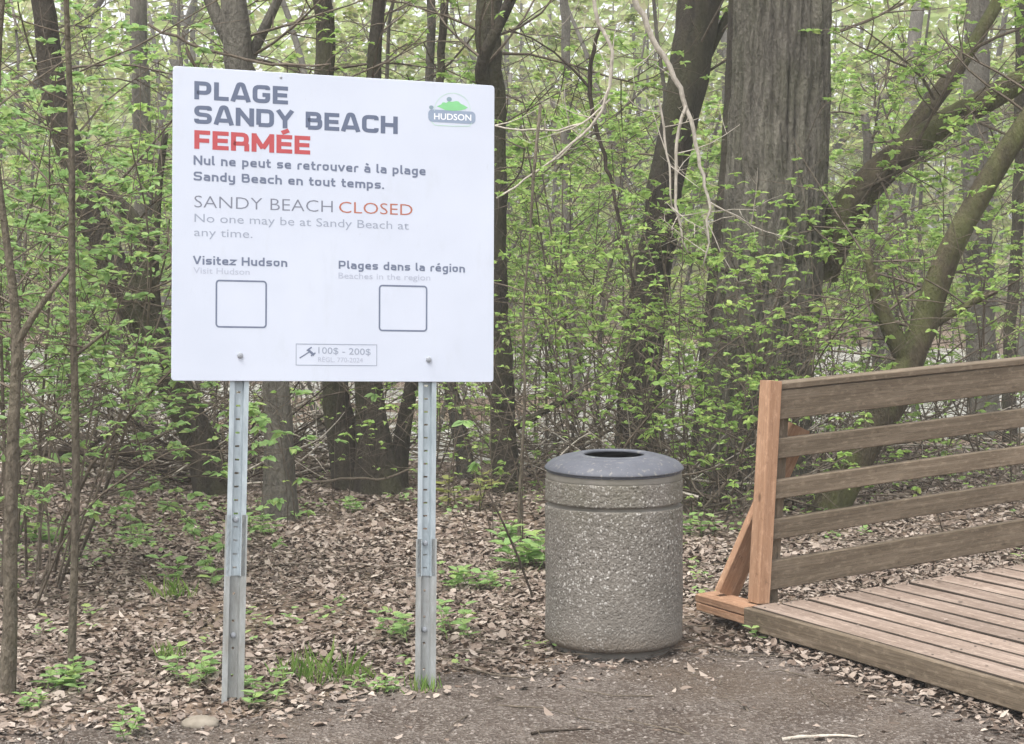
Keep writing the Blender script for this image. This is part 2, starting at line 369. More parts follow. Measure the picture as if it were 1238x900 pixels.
def flat(name, col, rough=.5):
    m_ = M(name, rough, .4); n_ = m_.noise(m_.map((1, 1, 1)), 30, 3)
    m_.color(m_.ramp(n_, [(.3, tuple(x*.93 for x in col[:3])+(1,)), (.7, col)])); return m_.m
INK = flat('slate_print', lin(94, 104, 126)); INK2 = flat('slate_print_small', lin(106, 115, 136)); RED = flat('red_print', lin(176, 76, 80)); GREY = flat('grey_print', lin(118, 122, 136))
LGREY = flat('light_grey_print', lin(148, 156, 172)); VLG = flat('pale_grey_print', lin(170, 176, 192)); BROWN = flat('brown_red_print', lin(170, 104, 84)); GREEN = flat('green_print', lin(128, 194, 136)); PALEG = flat('pale_green_print', lin(176, 208, 190))
ZF = -.0035
def techline(txt, p0, p1, capt, mat, bold=True, gap=.1, sp=.36, sx=1.0, r=.21, t=None):
    G, tt = gl(bold); tt = t or tt
    (u0, v0), (u1, v1) = uv(*p0), uv(*p1); H = uv(*capt)[1]-v0; base = (v0+v1)/2
    wd = sum((G[ch][0] if ch != ' ' else sp)+gap for ch in txt)-gap; sc = (u1-u0)/wd
    mb_ = MB(); x = 0; n_ = 0
    for ch in txt:
        if ch == ' ': x += sp+gap; continue
        for k_, pl in enumerate(G[ch][1]):
            stroke(mb_, rounded(pl, r), tt, lambda a_, b_, x=x: (u0+(x+a_)*sc, v0+(a_*0+b_)*H+(v1-v0)*((x+a_)/wd)), ZF-k_*.00012)
        x += G[ch][0]+gap
    return mb_.obj('lettering', mat, panel)
techline('PLAGE', (234.7, 120.3), (348, 126.9), (234.7, 98.3), INK)
techline('SANDY BEACH', (234.5, 149.6), (480.6, 162.6), (234.5, 127.6), INK)
techline('FERMÉE', (234.7, 180.2), (374.8, 187.3), (234.7, 157.6), RED)
techline('Nul ne peut se retrouver à la plage', (233.6, 199.4), (514.6, 212.6), (233.6, 188), INK2, t=.19)
techline('Sandy Beach en tout temps.', (233.6, 218.6), (464, 229), (233.6, 207.4), INK2, t=.19)
techline('Visitez Hudson', (233, 320), (347.3, 323), (233, 309.6), INK2, t=.19)
techline('Plages dans la région', (409, 325.2), (562, 329.8), (409, 315.2), INK2, t=.19)
def textline(txt, p0, p1, capt, mat, off=-.012, name='lettering'):
    cu = bpy.data.curves.new('lettering', 'FONT'); cu.body = txt; cu.size = 1; cu.offset = off; cu.resolution_u = 3; cu.extrude = 0
    o_ = bpy.data.objects.new('lettering', cu); COL.objects.link(o_); bpy.context.view_layer.update()
    dg = bpy.context.evaluated_depsgraph_get(); me = bpy.data.meshes.new_from_object(o_.evaluated_get(dg)); bpy.data.objects.remove(o_)
    co = np.zeros(len(me.vertices)*3); me.vertices.foreach_get('co', co); co = co.reshape(-1, 3)
    (u0, v0), (u1, v1) = uv(*p0), uv(*p1); H = uv(*capt)[1]-v0
    x0_, x1_ = co[:, 0].min(), co[:, 0].max(); capu = .71
    fx = (co[:, 0]-x0_)/(x1_-x0_)
    out = np.stack([u0+fx*(u1-u0), np.full(len(co), ZF), v0+fx*(v1-v0)+co[:, 1]/capu*H], 1)
    me.vertices.foreach_set('co', out.ravel()); me.update(); me.materials.clear(); me.materials.append(mat); me.name = 'lettering'
    return link(name, me, panel)
textline('SANDY BEACH', (234.8, 251), (402, 257.2), (234.8, 236), GREY)
textline('CLOSED', (409.6, 257.4), (498.5, 260.8), (409.6, 243.4), BROWN, -.006)
textline('No one may be at Sandy Beach at', (235, 268.6), (494, 278), (235, 258.2), LGREY, -.004)
textline('any time.', (234.5, 285.6), (305, 288), (234.5, 275.4), LGREY, -.004)
textline('Visit Hudson', (233.5, 330.6), (301.6, 332.6), (233.5, 323), VLG, .0)
textline('Beaches in the region', (409, 336.9), (519.9, 339.5), (409, 329.4), VLG, .0)
textline('100$ - 200$', (384.6, 427.6), (447.9, 429.6), (384.6, 419.6), LGREY, .004)
textline('RÈGL. 770-2024', (384.4, 437.6), (438.4, 438.6), (384.4, 431.8), VLG, .0)
def frame2d(name, pa, pb, w, r, mat):
    (x0, z1), (x1, z0) = uv(*pa), uv(*pb); mb_ = MB()
    a_ = rrect(x0, z0, x1, z1, r); b_ = rrect(x0+w, z0+w, x1-w, z1-w, max(r-w, .0005)); k_ = len(a_)
    mb_.add([(x, ZF, z) for x, z in a_]+[(x, ZF, z) for x, z in b_], [(i_, (i_+1) % k_, k_+(i_+1) % k_, k_+i_) for i_ in range(k_)])
    return mb_.obj(name, mat, panel)
frame2d('printed_frame', (260.5, 338.3), (322.4, 397.2), .0062, .014, INK2)
frame2d('printed_frame', (457.7, 344.4), (516.3, 401.5), .0062, .014, INK2)
frame2d('printed_frame', (357.4, 415.6), (455.6, 442.8), .0028, .001, LGREY)
mb = MB()   # gavel
gc = uv(376, 425)
def seg(a_, b_, w, z=ZF):
    (x0, y0), (x1, y1) = uv(*a_), uv(*b_); stroke(mb, np.array([(x0, y0), (x1, y1)]), w, lambda a1, b1: (a1, b1), z)
seg((362, 433.2), (374.5, 425.2), .0042); seg((371.6, 422.6), (379.6, 429.6), .009, ZF-.00015); seg((370.6, 424.2), (376.6, 420), .005, ZF-.0003); seg((375.6, 430.4), (381.2, 426.8), .005, ZF-.00045)
mb.obj('printed_gavel', INK2, panel)
# emblem
mb = MB(); p = rrect(*uv(517.4, 147.4), *uv(574.6, 135.6), .0165, 7)
zc = ZF; cen_ = p.mean(0); mb.add([(x, zc, z) for x, z in p]+[(cen_[0], zc, cen_[1])], None, [(len(p), (i_+1) % len(p), i_) for i_ in range(len(p))])
emb = mb.obj('emblem', flat('emblem_slate', lin(138, 152, 172)), panel)
mb = MB(); hp = [(527.8, 129), (533, 126.6), (534.5, 124.4), (537, 124), (539, 125), (542, 122.8), (546, 123.5), (551, 122.6), (554, 123), (557, 126), (560, 127.2), (565.5, 130.5), (562, 132.5), (556, 134), (547, 134.4), (538, 133.6), (533, 131)]
P2 = [uv(*a_) for a_ in hp]; cc = np.mean(P2, 0)
mb.add([(x, ZF, z) for x, z in P2]+[(cc[0], ZF, cc[1])], None, [(len(P2), (i_+1) % len(P2), i_) for i_ in range(len(P2))]); mb.obj('emblem_hill', GREEN, panel)
mb = MB()
def disc(px_, py_, r, z):
    x, y = uv(px_, py_); mb.add([(x+r*math.cos(a_), z, y+r*math.sin(a_)*.85) for a_ in np.linspace(0, 2*math.pi, 13)[:-1]]+[(x, z, y)], None, [(12, (i_+1) % 12, i_) for i_ in range(12)])
disc(542.8, 120.4, .0105, ZF-.00015); disc(521.2, 130.2, .009, ZF-.00015); mb.obj('emblem_tree', flat('emblem_tree_grey', lin(130, 150, 160)), panel)
mb = MB(); arc = np.array([uv(546.6+21.5*math.cos(t_), 133.5-20.5*math.sin(t_)) for t_ in np.linspace(-.05, math.pi+.05, 26)])
stroke(mb, arc, .0022, lambda a1, b1: (a1, b1), ZF)
tray = np.array([uv(*a_) for a_ in ((521.5, 147.6), (525.5, 151.6), (546, 152.8), (567, 152.8), (570.4, 148.6))]); stroke(mb, tray, .0026, lambda a1, b1: (a1, b1), ZF)
mb.obj('emblem_outline', PALEG, panel)
WH = flat('white_print', (.8, .82, .86, 1))
ZS = ZF; ZF = ZS-.0004
textline('HUDSON', (524.5, 144.6), (569.4, 146.4), (524.5, 137), WH, .012); ZF = ZS
# steel
m = M('galvanised_steel', .5, .5); m.b.inputs['Metallic'].default_value = .35
c = m.ramp(m.noise(m.map((1, 1, .25)), 26, 6, .7), [(.3, lin(150, 160, 166)), (.7, lin(190, 200, 205))])
m.color(c); STEEL = m.m
m = M('old_galvanised_steel', .65, .4); m.b.inputs['Metallic'].default_value = .2
c = m.ramp(m.noise(m.map((1, 1, .2)), 22, 7, .75), [(.3, lin(128, 128, 124)), (.5, lin(152, 154, 152)), (.7, lin(174, 178, 180))])
c = m.mix(m.ramp(m.noise(m.map((1, 1, .6)), 12, 4), [(.55, g(0)), (.75, g(.4))]), c, lin(124, 112, 98))
m.color(c); OLDSTEEL = m.m
BOLT = flat('bolt_metal', lin(150, 154, 160), .35)
mb = MB()
def dome(mb, c, r, h, ax=(1, 0, 0), az=(0, 0, 1), out=(0, -1, 0), n=10):
    c, ax, az, out = map(np.asarray, (c, ax, az, out)); v = []
    for s_, hh in ((1, 0), (1, .35), (.75, .8)):
        for t_ in range(n): a_ = t_*2*math.pi/n; v.append(c+(ax*math.cos(a_)+az*math.sin(a_))*r*s_+out*h*hh)
    v.append(c+out*h)
    mb.add(v, [(s_*n+i_, s_*n+(i_+1) % n, (s_+1)*n+(i_+1) % n, (s_+1)*n+i_) for s_ in range(2) for i_ in range(n)], [(2*n+i_, 2*n+(i_+1) % n, 3*n) for i_ in range(n)])
for bx, bz in ((290, 430), (518, 435)):
    x, z = uv(bx, bz); mb = MB(); dome(mb, (x, -.0035, z), .011, .008); mb.obj('bolt', BOLT, panel)
x, z = uv(339.5, 94); mb = MB(); dome(mb, (x, -.0032, z), .005, .002); mb.obj('rivet', BOLT, panel)
def channel(path, w, d, L, pitch, hole, name, mat, parent, hz0, holes_big=True):
    """hat-section channel: lips at the front, web set back, holes punched through the web. path(z)->(origin, ax, ay, az)"""
    mb_ = MB(); lip = w*.25; th = .0035; wb = w*.44
    O, ax, ay, az = path
    # profile points (x across, y back) front side, then offset for thickness
    pf = [(-w/2, 0), (-w/2+lip, 0), (-wb/2, d), (wb/2, d), (w/2-lip, 0), (w/2, 0)]
    def P(x, y, z): return O+ax*x+ay*y+az*z
    for i_ in (0, 1, 3, 4):
        (x0, y0), (x1, y1) = pf[i_], pf[i_+1]; nx, ny = -(y1-y0), (x1-x0); l_ = math.hypot(nx, ny); nx, ny = nx/l_*th, ny/l_*th
        v_ = [P(x0, y0, 0), P(x1, y1, 0), P(x1, y1, L), P(x0, y0, L), P(x0+nx, y0+ny, 0), P(x1+nx, y1+ny, 0), P(x1+nx, y1+ny, L), P(x0+nx, y0+ny, L)]
        mb_.add(v_, [(0, 1, 2, 3), (5, 4, 7, 6), (3, 2, 6, 7), (1, 0, 4, 5), (0, 3, 7, 4), (1, 5, 6, 2)])
    # web strips between holes
    z = 0.0; hw, hh = hole
    zs = [hz0+i_*pitch for i_ in range(int((L-hz0)/pitch)+1)]
    def strip(xa, xb, za, zb):
        if zb <= za+1e-5: return
        mb_.add([P(xa, d, za), P(xb, d, za), P(xb, d, zb), P(xa, d, zb), P(xa, d+th, za), P(xb, d+th, za), P(xb, d+th, zb), P(xa, d+th, zb)], [(0, 1, 2, 3), (5, 4, 7, 6), (3, 2, 6, 7), (1, 0, 4, 5), (0, 3, 7, 4), (1, 5, 6, 2)])
    for hz in zs:
        a_, b_ = max(hz-hh/2, 0), min(hz+hh/2, L)
        strip(-wb/2, wb/2, z, a_); strip(-wb/2, -hw/2, a_, b_); strip(hw/2, wb/2, a_, b_); z = b_
    strip(-wb/2, wb/2, z, L)
    return mb_.obj(name, mat, parent)
sl = np.array(sign.location)
AX = np.array([math.cos(SA), math.sin(SA), 0]); AY = np.array([-math.sin(SA), math.cos(SA), 0])
for (tx, ty_, bx, by, stub, w2, bolts) in ((290.5, 430, 281.5, 838, 624, .088, ((285.6, 630), (282.3, 770))), (517.5, 435, 514.5, 830, 653, .088, ((515.2, 658.5), (513, 763)))):
    ut = uv(tx, ty_); top = SIGN_C+SMn@np.array([ut[0], .0045, ut[1]]); r = ray(bx, by)
    # foot: on the ground line below, same plane distance as the board
    n_ = SMn[:, 1]; O_ = SIGN_C+n_*.0045; foot = _C+r*(((O_-_C)@n_)/(r@n_))
    az = unit(top-foot); ay = n_; ax = np.cross(ay, az)
    ztop = uv(tx, 84+(tx-208)*.062+8); toppt = SIGN_C+SMn@np.array([ut[0], .0045, ztop[1]]); L = float((toppt-foot)@az)
    ps = empty('post', foot+az*.0-sl); bpy.data.objects.remove(ps)
    f2 = foot+az*.06
    zlo = float((at(bx, 698, foot[1])-foot)@az); f2 = foot+az*zlo
    up = channel((f2-sl+ay*0, ax, ay, az), .07, .021, L-zlo, .0495, (.016, .007), 'post', STEEL, sign, .03)
    # ground stub wraps the upper post from behind
    gz = float((at(bx, stub, foot[1])-foot)@az)
    st = channel((foot-az*.3-sl+ay*.0, ax, ay, az), .081, .0245, .3+gz, .1, (.009, .009), 'ground_stub', OLDSTEEL, sign, .36)
    for bxx, byy in bolts:
        zz = float((at(bxx, byy, foot[1])-foot)@az); mb = MB(); dome(mb, foot-sl+az*zz+ay*(.021 if zz > zlo else .0245), .011, .010, ax, az, -ay); mb.obj('bolt', BOLT, sign)

# ---------------------------------------------------------------- litter bin
bc = gr(743, 791.5); bc = bc*1.0; DB = 6.93; bc = np.array([(743-619)/FPX*DB, DB, 0])
binn = empty('litter_bin', (bc[0], bc[1], 0)); tag(binn, 'round exposed aggregate concrete litter bin with domed grey lid', 'litter bin')
def lathe(prof, n=96, close=False, wob=None):
    mb_ = MB(); k_ = len(prof); th = np.arange(n)*2*math.pi/n; P_ = np.array(prof)
    R_ = P_[:, 0][:, None]*np.ones(n); Z_ = P_[:, 1][:, None]*np.ones(n)
    if wob is not None: R_ = R_+wob(th[None], Z_)
    v_ = np.stack([R_*np.cos(th), R_*np.sin(th), Z_], -1).reshape(-1, 3)
    i_ = np.arange(k_-1)[:, None]*n; j_ = np.arange(n)[None]; kk = (j_+1) % n
    q_ = np.stack([i_+j_, i_+kk, i_+n+kk, i_+n+j_], -1).reshape(-1, 4); mb_.add(v_, q_); return mb_
def concrete(name, aggr):
    m = M(name, .9, .2)
    big = m.noise(m.map((1, 1, 1)), 5, 5, .6); w_ = m.noise(m.map((1, 1, .35)), 7, 3)
    base = m.ramp(big, [(.3, lin(112, 108, 102)), (.6, lin(136, 131, 124))])
    if aggr:
        wv = m.new('ShaderNodeVectorMath'); wv.operation = 'MULTIPLY_ADD'
        nz = m.new('ShaderNodeTexNoise'); nz.inputs['Scale'].default_value = 40; m.l.new(m.tc.outputs['Object'], nz.inputs['Vector'])
        m.l.new(nz.outputs['Color'], wv.inputs[0]); wv.inputs[1].default_value = (.02, .02, .02); m.l.new(m.tc.outputs['Object'], wv.inputs[2])
        v_ = m.new('ShaderNodeTexVoronoi'); v_.inputs['Scale'].default_value = 100; m.l.new(wv.outputs[0], v_.inputs['Vector'])
        d_ = v_.outputs['Distance']; sp_ = m.new('ShaderNodeSeparateColor'); m.l.new(v_.outputs['Color'], sp_.inputs[0])
        st_ = m.ramp(sp_.outputs[0], [(0, lin(76, 71, 66)), (.25, lin(106, 101, 94)), (.5, lin(126, 121, 114)), (.7, lin(142, 137, 130)), (.85, lin(166, 162, 155)), (1, lin(200, 196, 190))])
        msk = m.ramp(d_, [(.35, g(1)), (.6, g(0))])
        # the cement skin still covers part of the stones
        skin = m.ramp(m.noise(m.map((1, 1, 1)), 3.2, 4, .6), [(.42, g(1)), (.66, g(.35))])
        sz_ = m.new('ShaderNodeSeparateXYZ'); m.l.new(m.tc.outputs['Object'], sz_.inputs[0]); low = m.ramp(sz_.outputs['Z'], [(.06, g(.3)), (.34, g(1))])
        m0 = m.new('ShaderNodeMath'); m0.operation = 'MULTIPLY'; m.l.new(skin, m0.inputs[0]); m.l.new(low, m0.inputs[1])
        base = m.mix(m.ramp(sz_.outputs['Z'], [(.05, g(.55)), (.13, g(.0))]), base, lin(98, 84, 70))
        mm = m.new('ShaderNodeMath'); mm.operation = 'MULTIPLY'; m.l.new(msk, mm.inputs[0]); m.l.new(m0.outputs[0], mm.inputs[1])
        base = m.mix(mm.outputs[0], m.mix(.35, base, lin(84, 76, 66)), st_)
        inv = m.new('ShaderNodeMath'); inv.operation = 'MULTIPLY'; inv.inputs[1].default_value = -1; m.l.new(d_, inv.inputs[0]); m.bump(inv.outputs[0], .6, .005)
    else: m.bump(m.noise(m.map((1, 1, 1)), 60, 4), .4, .004)
    # green algae film near the top, drips
    sx = m.new('ShaderNodeSeparateXYZ'); m.l.new(m.tc.outputs['Object'], sx.inputs[0])
    top_ = m.ramp(sx.outputs['Z'], [(.45, g(0)), (.8, g(.4))]); 
    mm2 = m.new('ShaderNodeMath'); mm2.operation = 'MULTIPLY'; m.l.new(top_, mm2.inputs[0]); m.l.new(m.ramp(w_, [(.35, g(0)), (.6, g(1))]), mm2.inputs[1])
    base = m.mix(mm2.outputs[0], base, lin(98, 96, 76))
    m.color(base); return m.m
AGG = concrete('exposed_aggregate', True); CON = concrete('plain_concrete', False)
RB = .289
wob = lambda t_, z_: .0035*(fbm(np.cos(t_)*3, np.sin(t_)*3, z_*4+2, 3)-.5)*2+.0022*(vn(np.cos(t_)*34, np.sin(t_)*34, z_*110)-.5)
zs = list(np.linspace(.062, .612, 90)); prof = [(.2, .036), (RB-.014, .04), (RB-.003, .05)]+[(RB, z) for z in zs]+[(RB-.002, .617)]
lathe(prof, 240, wob=wob).obj('lower_body', AGG, binn, True)
lathe([(RB-.0045, .6165), (RB-.018, .6185), (RB-.018, .633), (RB-.006, .635)], 96).obj('groove', CON, binn, True)
prof = [(RB-.004, .6345), (RB-.001, .638)]+[(RB-.001, z) for z in np.linspace(.642, .722, 18)]+[(RB-.004, .727)]
lathe(prof, 240, wob=wob).obj('upper_band', AGG, binn, True)
lathe([(RB-.004, .7275), (RB-.003, .73), (RB-.005, .752), (RB-.012, .76), (RB-.05, .762), (.2, .76), (.19, .7)], 96).obj('rim', CON, binn, True)
lathe([(.0, -.03), (.235, -.03), (.237, .028), (.225, .037), (.1, .038)], 64).obj('base_ring', CON, binn, True)
m = M('grey_plastic_lid', .6, .35)
n_ = m.noise(m.map((1, 1, 1)), 9, 8, .75); n3 = m.noise(m.map((1, 1, 1)), 50, 3)
c = m.ramp(n_, [(.3, lin(72, 74, 81)), (.7, lin(92, 94, 101))]); c = m.mix(m.ramp(n3, [(.58, g(0)), (.7, g(.55))]), c, lin(140, 136, 128))
m.color(c); m.bump(n3, .08, .002); LID = m.m
lid = lathe([(RB-.02, .757), (RB-.003, .758), (RB-.002, .763), (RB-.008, .7645), (RB+.001, .766), (RB+.004, .769), (RB+.003, .773), (RB-.004, .782), (RB-.022, .797), (RB-.055, .811), (RB-.09, .820), (RB-.107, .8235), (RB-.112, .8228), (RB-.118, .8262), (.142, .829), (.133, .8285), (.1275, .826), (.126, .822), (.127, .818)], 96).obj('lid', LID, binn, True)
lid.rotation_euler[0] = math.radians(1.6); lid.location = (0, .02, .002)
mb = MB()
m = M('dark_liner', .5, .3); m.color(m.ramp(m.noise(m.map((1, 1, 1)), 9, 3), [(.3, (.02, .02, .022, 1)), (.7, (.045, .045, .05, 1))]))
lathe([(.127, .817), (.135, .81), (.186, .80), (.182, .3), (.0, .29)], 48).obj('liner', m.m, binn, True)

# ---------------------------------------------------------------- boardwalk with railing
def wood(name, c0, c1, c2, grey=0.0, knots=.5):
    m = M(name, .85, .2)
    # grain runs along local x of each board
    gr_ = m.noise(m.map((1.0, 14, 14)), 2.2, 9, .72, .3); fi = m.noise(m.map((2.2, 110, 110)), 1.3, 4, .7); bl = m.noise(m.map((1, 1, 1)), 3.5, 4)
    oi = m.new('ShaderNodeObjectInfo')
    c = m.ramp(gr_, [(.3, c0), (.5, c1), (.72, c2)])
    c = m.mix(m.ramp(fi, [(.45, g(0)), (.7, g(.5))]), c, tuple(x*.62 for x in c0[:3])+(1,))
    c = m.mix(m.ramp(bl, [(.4, g(0)), (.7, g(.4))]), c, tuple(x*.75 for x in c1[:3])+(1,))
    c = m.mix(m.ramp(m.noise(m.map((7, 16, 16)), 3, 6, .7), [(.52, g(0)), (.72, g(.55))]), c, tuple(min(1, x*1.35) for x in c2[:3])+(1,)); c = m.mix(m.ramp(m.noise(m.map((9, 9, 9)), 4, 5, .7), [(.6, g(0)), (.74, g(.6))]), c, tuple(x*.5 for x in c0[:3])+(1,))
    k_ = m.vor(m.map((5, 11, 11)), 1.0); c = m.mix(m.ramp(k_, [(.07, g(knots)), (.13, g(0))]), c, tuple(x*.4 for x in c0[:3])+(1,))
    hv = m.new('ShaderNodeHueSaturation'); r_ = m.new('ShaderNodeMapRange'); r_.inputs[3].default_value = .84; r_.inputs[4].default_value = 1.14
    m.l.new(oi.outputs['Random'], r_.inputs[0]); m.l.new(r_.outputs[0], hv.inputs['Value']); m.l.new(c, hv.inputs['Color'])
    m.color(hv.outputs[0]); m.bump(gr_, .9, .006); return m.m
W_OLD = wood('weathered_wood', lin(80, 70, 57), lin(105, 93, 78), lin(130, 117, 101))
W_DECK = wood('deck_wood', lin(108, 93, 82), lin(134, 118, 106), lin(158, 143, 131))
W_NEW = wood('new_cedar', lin(146, 112, 88), lin(166, 130, 103), lin(184, 150, 124), knots=.8)
W_GAP_SHADE = wood('gap_shade_edge', lin(40, 34, 28), lin(52, 45, 38), lin(66, 58, 50))  # shade of the board gaps, put into the colour of edges and chamfers
K = gr(908, 733, .14); Bd = np.array([-.48192, .87622, 0]); Rd0 = np.array([.87622, .48192, 0])
Rd = unit(Rd0+np.array([0, 0, .052])); Rk = unit(Rd0+np.array([0, 0, .035])); Zu = np.array([0, 0, 1.])
bridge = empty('wooden_footbridge', tuple(K*[1, 1, 0])); tag(bridge, 'low weathered wooden footbridge ramp with slatted railing and orange new end post', 'footbridge')
KO = np.array(bridge.location)
def lumber(name, p, ax, ay, L, w, t, mat, parent=bridge, bev=.004, edge=None):
    """a board as its own object: p = start centre, ax along, w along ay, t across; chamfered edges, slight warp"""
    ax, ay = unit(ax), unit(ay); ay = unit(ay-ax*(ax@ay)); az = np.cross(ax, ay); mb_ = MB(); b_ = bev
    pr = [(-w/2+b_, -t/2), (w/2-b_, -t/2), (w/2, -t/2+b_), (w/2, t/2-b_), (w/2-b_, t/2), (-w/2+b_, t/2), (-w/2, t/2-b_), (-w/2, -t/2+b_)]
    n = max(2, int(L/.22)); xs = np.linspace(0, L, n+1); v_ = []
    sd_ = random.random()*99
    for x in xs:
        dy, dz = (float(vn(x*1.4, sd_, 3))-.5)*.004, (float(vn(x*1.4, sd_, 9))-.5)*.004
        for y, z in pr: v_.append((x, y+dy, z+dz))
    q_ = [(s_*8+i_, (s_+1)*8+i_, (s_+1)*8+(i_+1) % 8, s_*8+(i_+1) % 8) for s_ in range(n) for i_ in range(8)]
    v_ += [(0, 0, 0), (L, 0, 0)]; e_ = n*8; c0_ = len(v_)-2
    t_ = [(c0_, i_, (i_+1) % 8) for i_ in range(8)]+[(c0_+1, e_+(i_+1) % 8, e_+i_) for i_ in range(8)]
    mb_.add(v_, q_, t_); o_ = mb_.obj(name, mat, parent)
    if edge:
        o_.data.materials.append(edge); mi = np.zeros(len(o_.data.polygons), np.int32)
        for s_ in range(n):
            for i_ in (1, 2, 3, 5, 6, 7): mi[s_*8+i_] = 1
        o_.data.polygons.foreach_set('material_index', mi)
    Mx = Matrix([(ax[0], ay[0], az[0]), (ax[1], ay[1], az[1]), (ax[2], ay[2], az[2])]); o_.rotation_mode = 'QUATERNION'; o_.rotation_quaternion = Mx.to_quaternion()
    o_.location = np.asarray(p)-KO; return o_
DT = .038; DW = 2.2
nb = 24
for i_ in range(nb):
    t_ = .068+i_*.1465
    p = K+Rk*t_-Bd*DW+Zu*(-DT/2)+Bd*0; lumber('deck_board', p+Zu*random.uniform(-.002, .002), Bd, Rk, DW+random.uniform(-.012, .03)-(.03 if i_ else 0), .1315, DT, W_DECK, bev=.0045, edge=W_GAP_SHADE)
lumber('fascia_board', K-Bd*DW-Rk*.021+Zu*(-.047), Bd, Zu, DW+.0, .092, .034, W_OLD)
for s_ in (.12, 1.1, 2.0): lumber('joist', K-Bd*s_+Rk*.005+Zu*(-.085-.02), Rk, Zu, 3.4, .088, .038, W_OLD)
for s_, t_ in ((.12, .10), (1.1, .12), (2., .1)): lumber('support_block', K-Bd*s_+Rk*t_+Zu*(-.30), Zu, Bd, .155, .12, .12, W_OLD)
mb = MB()      # screw heads
for i_ in range(nb):
    for s_ in (.06, 1.1, 2.0):
        for q_ in (-.04, .04):
            t_ = .068+i_*.1465+q_; dome(mb, K+Rk*(t_+rng.normal()*.004)-Bd*(s_+rng.normal()*.006)+Zu*.0015-KO, .0055, .0015, (1, 0, 0), (0, 1, 0), (0, 0, 1), 6)
scr = mb.obj('screws', flat('rusty_screw', lin(62, 54, 48), .6), bridge); scr['kind'] = 'stuff'
# outrigger (two stacked new boards) and brace
OR = K+Rk*(-.0)
lumber('outrigger', K+Rk*.025+Bd*.003+Zu*(-.021), Bd, Rk, .365, .12, .036, W_NEW)
lumber('outrigger', K+Rk*.025+Bd*.003+Zu*(-.0585), Bd, Rk, .36, .118, .036, W_NEW)
# railing: y values give z on the post line
railb = K+Bd*.045
def zpix(y): return at(950, y, railb[1])[2]
post_lo = K[2]+.004; post_hi = zpix(461.5)+.002
lean = np.array([.06, .0, 1.]); TR = .108
def rail(name, y0, y1, mat, t0=0.0, L=3.3, th=.036, off=0.0, flatw=None):
    z0, z1 = zpix(y1), zpix(y0); zc_ = (z0+z1)/2; s0 = lean[0]*(zc_-K[2])
    p = railb*[1, 1, 0]+np.array([s0*.876, s0*.48, zc_])+Rd0*TR+Bd*off
    return lumber(name, p, Rd, Zu, L, z1-z0, th, mat)
rail('top_rail', 473.6, 509, W_OLD); rail('rail', 532.8, 557.3, W_OLD); rail('rail', 583, 606.3, W_OLD); rail('rail', 630.4, 655, W_OLD); rail('bottom_rail', 681.8, 716.7, W_OLD)
zc_ = (zpix(464.8)+zpix(473.2))/2; s0 = lean[0]*(zc_-K[2])
lumber('cap_rail', railb*[1, 1, 0]+Rd0*TR+np.array([s0*.876, s0*.48, zc_])+Bd*.03, Rd, Bd, 3.3, .105, zpix(464.8)-zpix(473.2)-.001, W_OLD)
pl = unit(lean[0]*Rd0+Zu)
lumber('end_post', railb*[1, 1, 0]+Zu*post_lo+Rd0*(TR-.036)-Bd*.004, pl, Rd0, post_hi-post_lo, .069, .078, W_NEW, bev=.006)
for t_, mt in ((.045, W_OLD), (2.35, W_OLD)):
    lumber('post', railb*[1, 1, 0]+Zu*(.05+.05*t_)+Rd0*(t_+TR)+Bd*.064, pl, Rd0, 1.02, .085, .085, mt)
a0 = K+Rd0*.062+Bd*.27+Zu*.0; b0 = K*[1, 1, 0]+Rd0*.385+Bd*.165; b0[2] = at(972, 516, b0[1])[2]
lumber('brace', a0, b0-a0, Rd0, np.linalg.norm(b0-a0), .118, .038, W_NEW)

# ---------------------------------------------------------------- leaf litter, twigs, stones (uncountable)
FX = 3.0
def in_deck(x, y):
    d = np.stack([x-K[0], y-K[1]], -1); t_ = d@Rd0[:2]; s_ = -(d@Bd[:2]); return (t_ > -.03) & (t_ < 3.6) & (s_ > -.0) & (s_ < DW)
def in_bin(x, y): return np.hypot(x-bc[0], y-bc[1]) < .24
def scatter(n, y0, y1, dens=None, p=1.0):
    y = y0+(y1-y0)*rng.random(n)**p; x = (rng.random(n)*2-1)*(y*.36+.9); keep = ~in_deck(x, y) & ~in_bin(x, y)
    if dens is not None: keep &= rng.random(n) < dens(x, y)
    return x[keep], y[keep]
def litter(n, y0, y1, dens, smin, smax, p=1.0, lift=.013):
    x, y = scatter(n, y0, y1, dens, p); n_ = len(x); z = hgt(x, y)+.004+rng.random(n_)**2*lift
    th = rng.random(n_)*6.283; D = np.stack([np.cos(th), np.sin(th), rng.normal(0, .14, n_)], -1)
    N = np.stack([rng.normal(0, .22, n_), rng.normal(0, .22, n_), np.ones(n_)], -1)*np.where(rng.random(n_) < .5, 1, -1)[:, None]
    L = smin+(smax-smin)*rng.random(n_)
    return np.stack([x, y, z], -1)-unit(D)*L[:, None]*.5*[1, 1, 0], D, N, L, L*(.5+.35*rng.random(n_)), rng.normal(.0, .25, n_)
wood_d = lambda x, y: np.where(y > path_edge(x)+.12, 1, np.where(y > path_edge(x)-.1, .5, np.where(y > path_edge(x)-.5, .16, .03)))*np.where((fbm(x*1.2+5, y*1.2, 0, 2) > .62) & (y < 8), .45, 1)
mb = MB()
for a_ in ((105000, 4.6, 9.6, wood_d, .018, .050), (62000, 9, 15.5, wood_d, .028, .058)):
    P, D, N, L, Wd, cu_ = litter(*a_); leaves(mb, P, D, N, L, Wd, True, .22, cu_)
nd = 90; sd1 = rng.random(nd)*1.9; td1 = rng.random(nd)*2.0; Pk = K+(-Bd)*sd1[:, None]+Rk*td1[:, None]+[0, 0, .005]; th = rng.random(nd)*6.28; L = .008+.02*rng.random(nd)**2
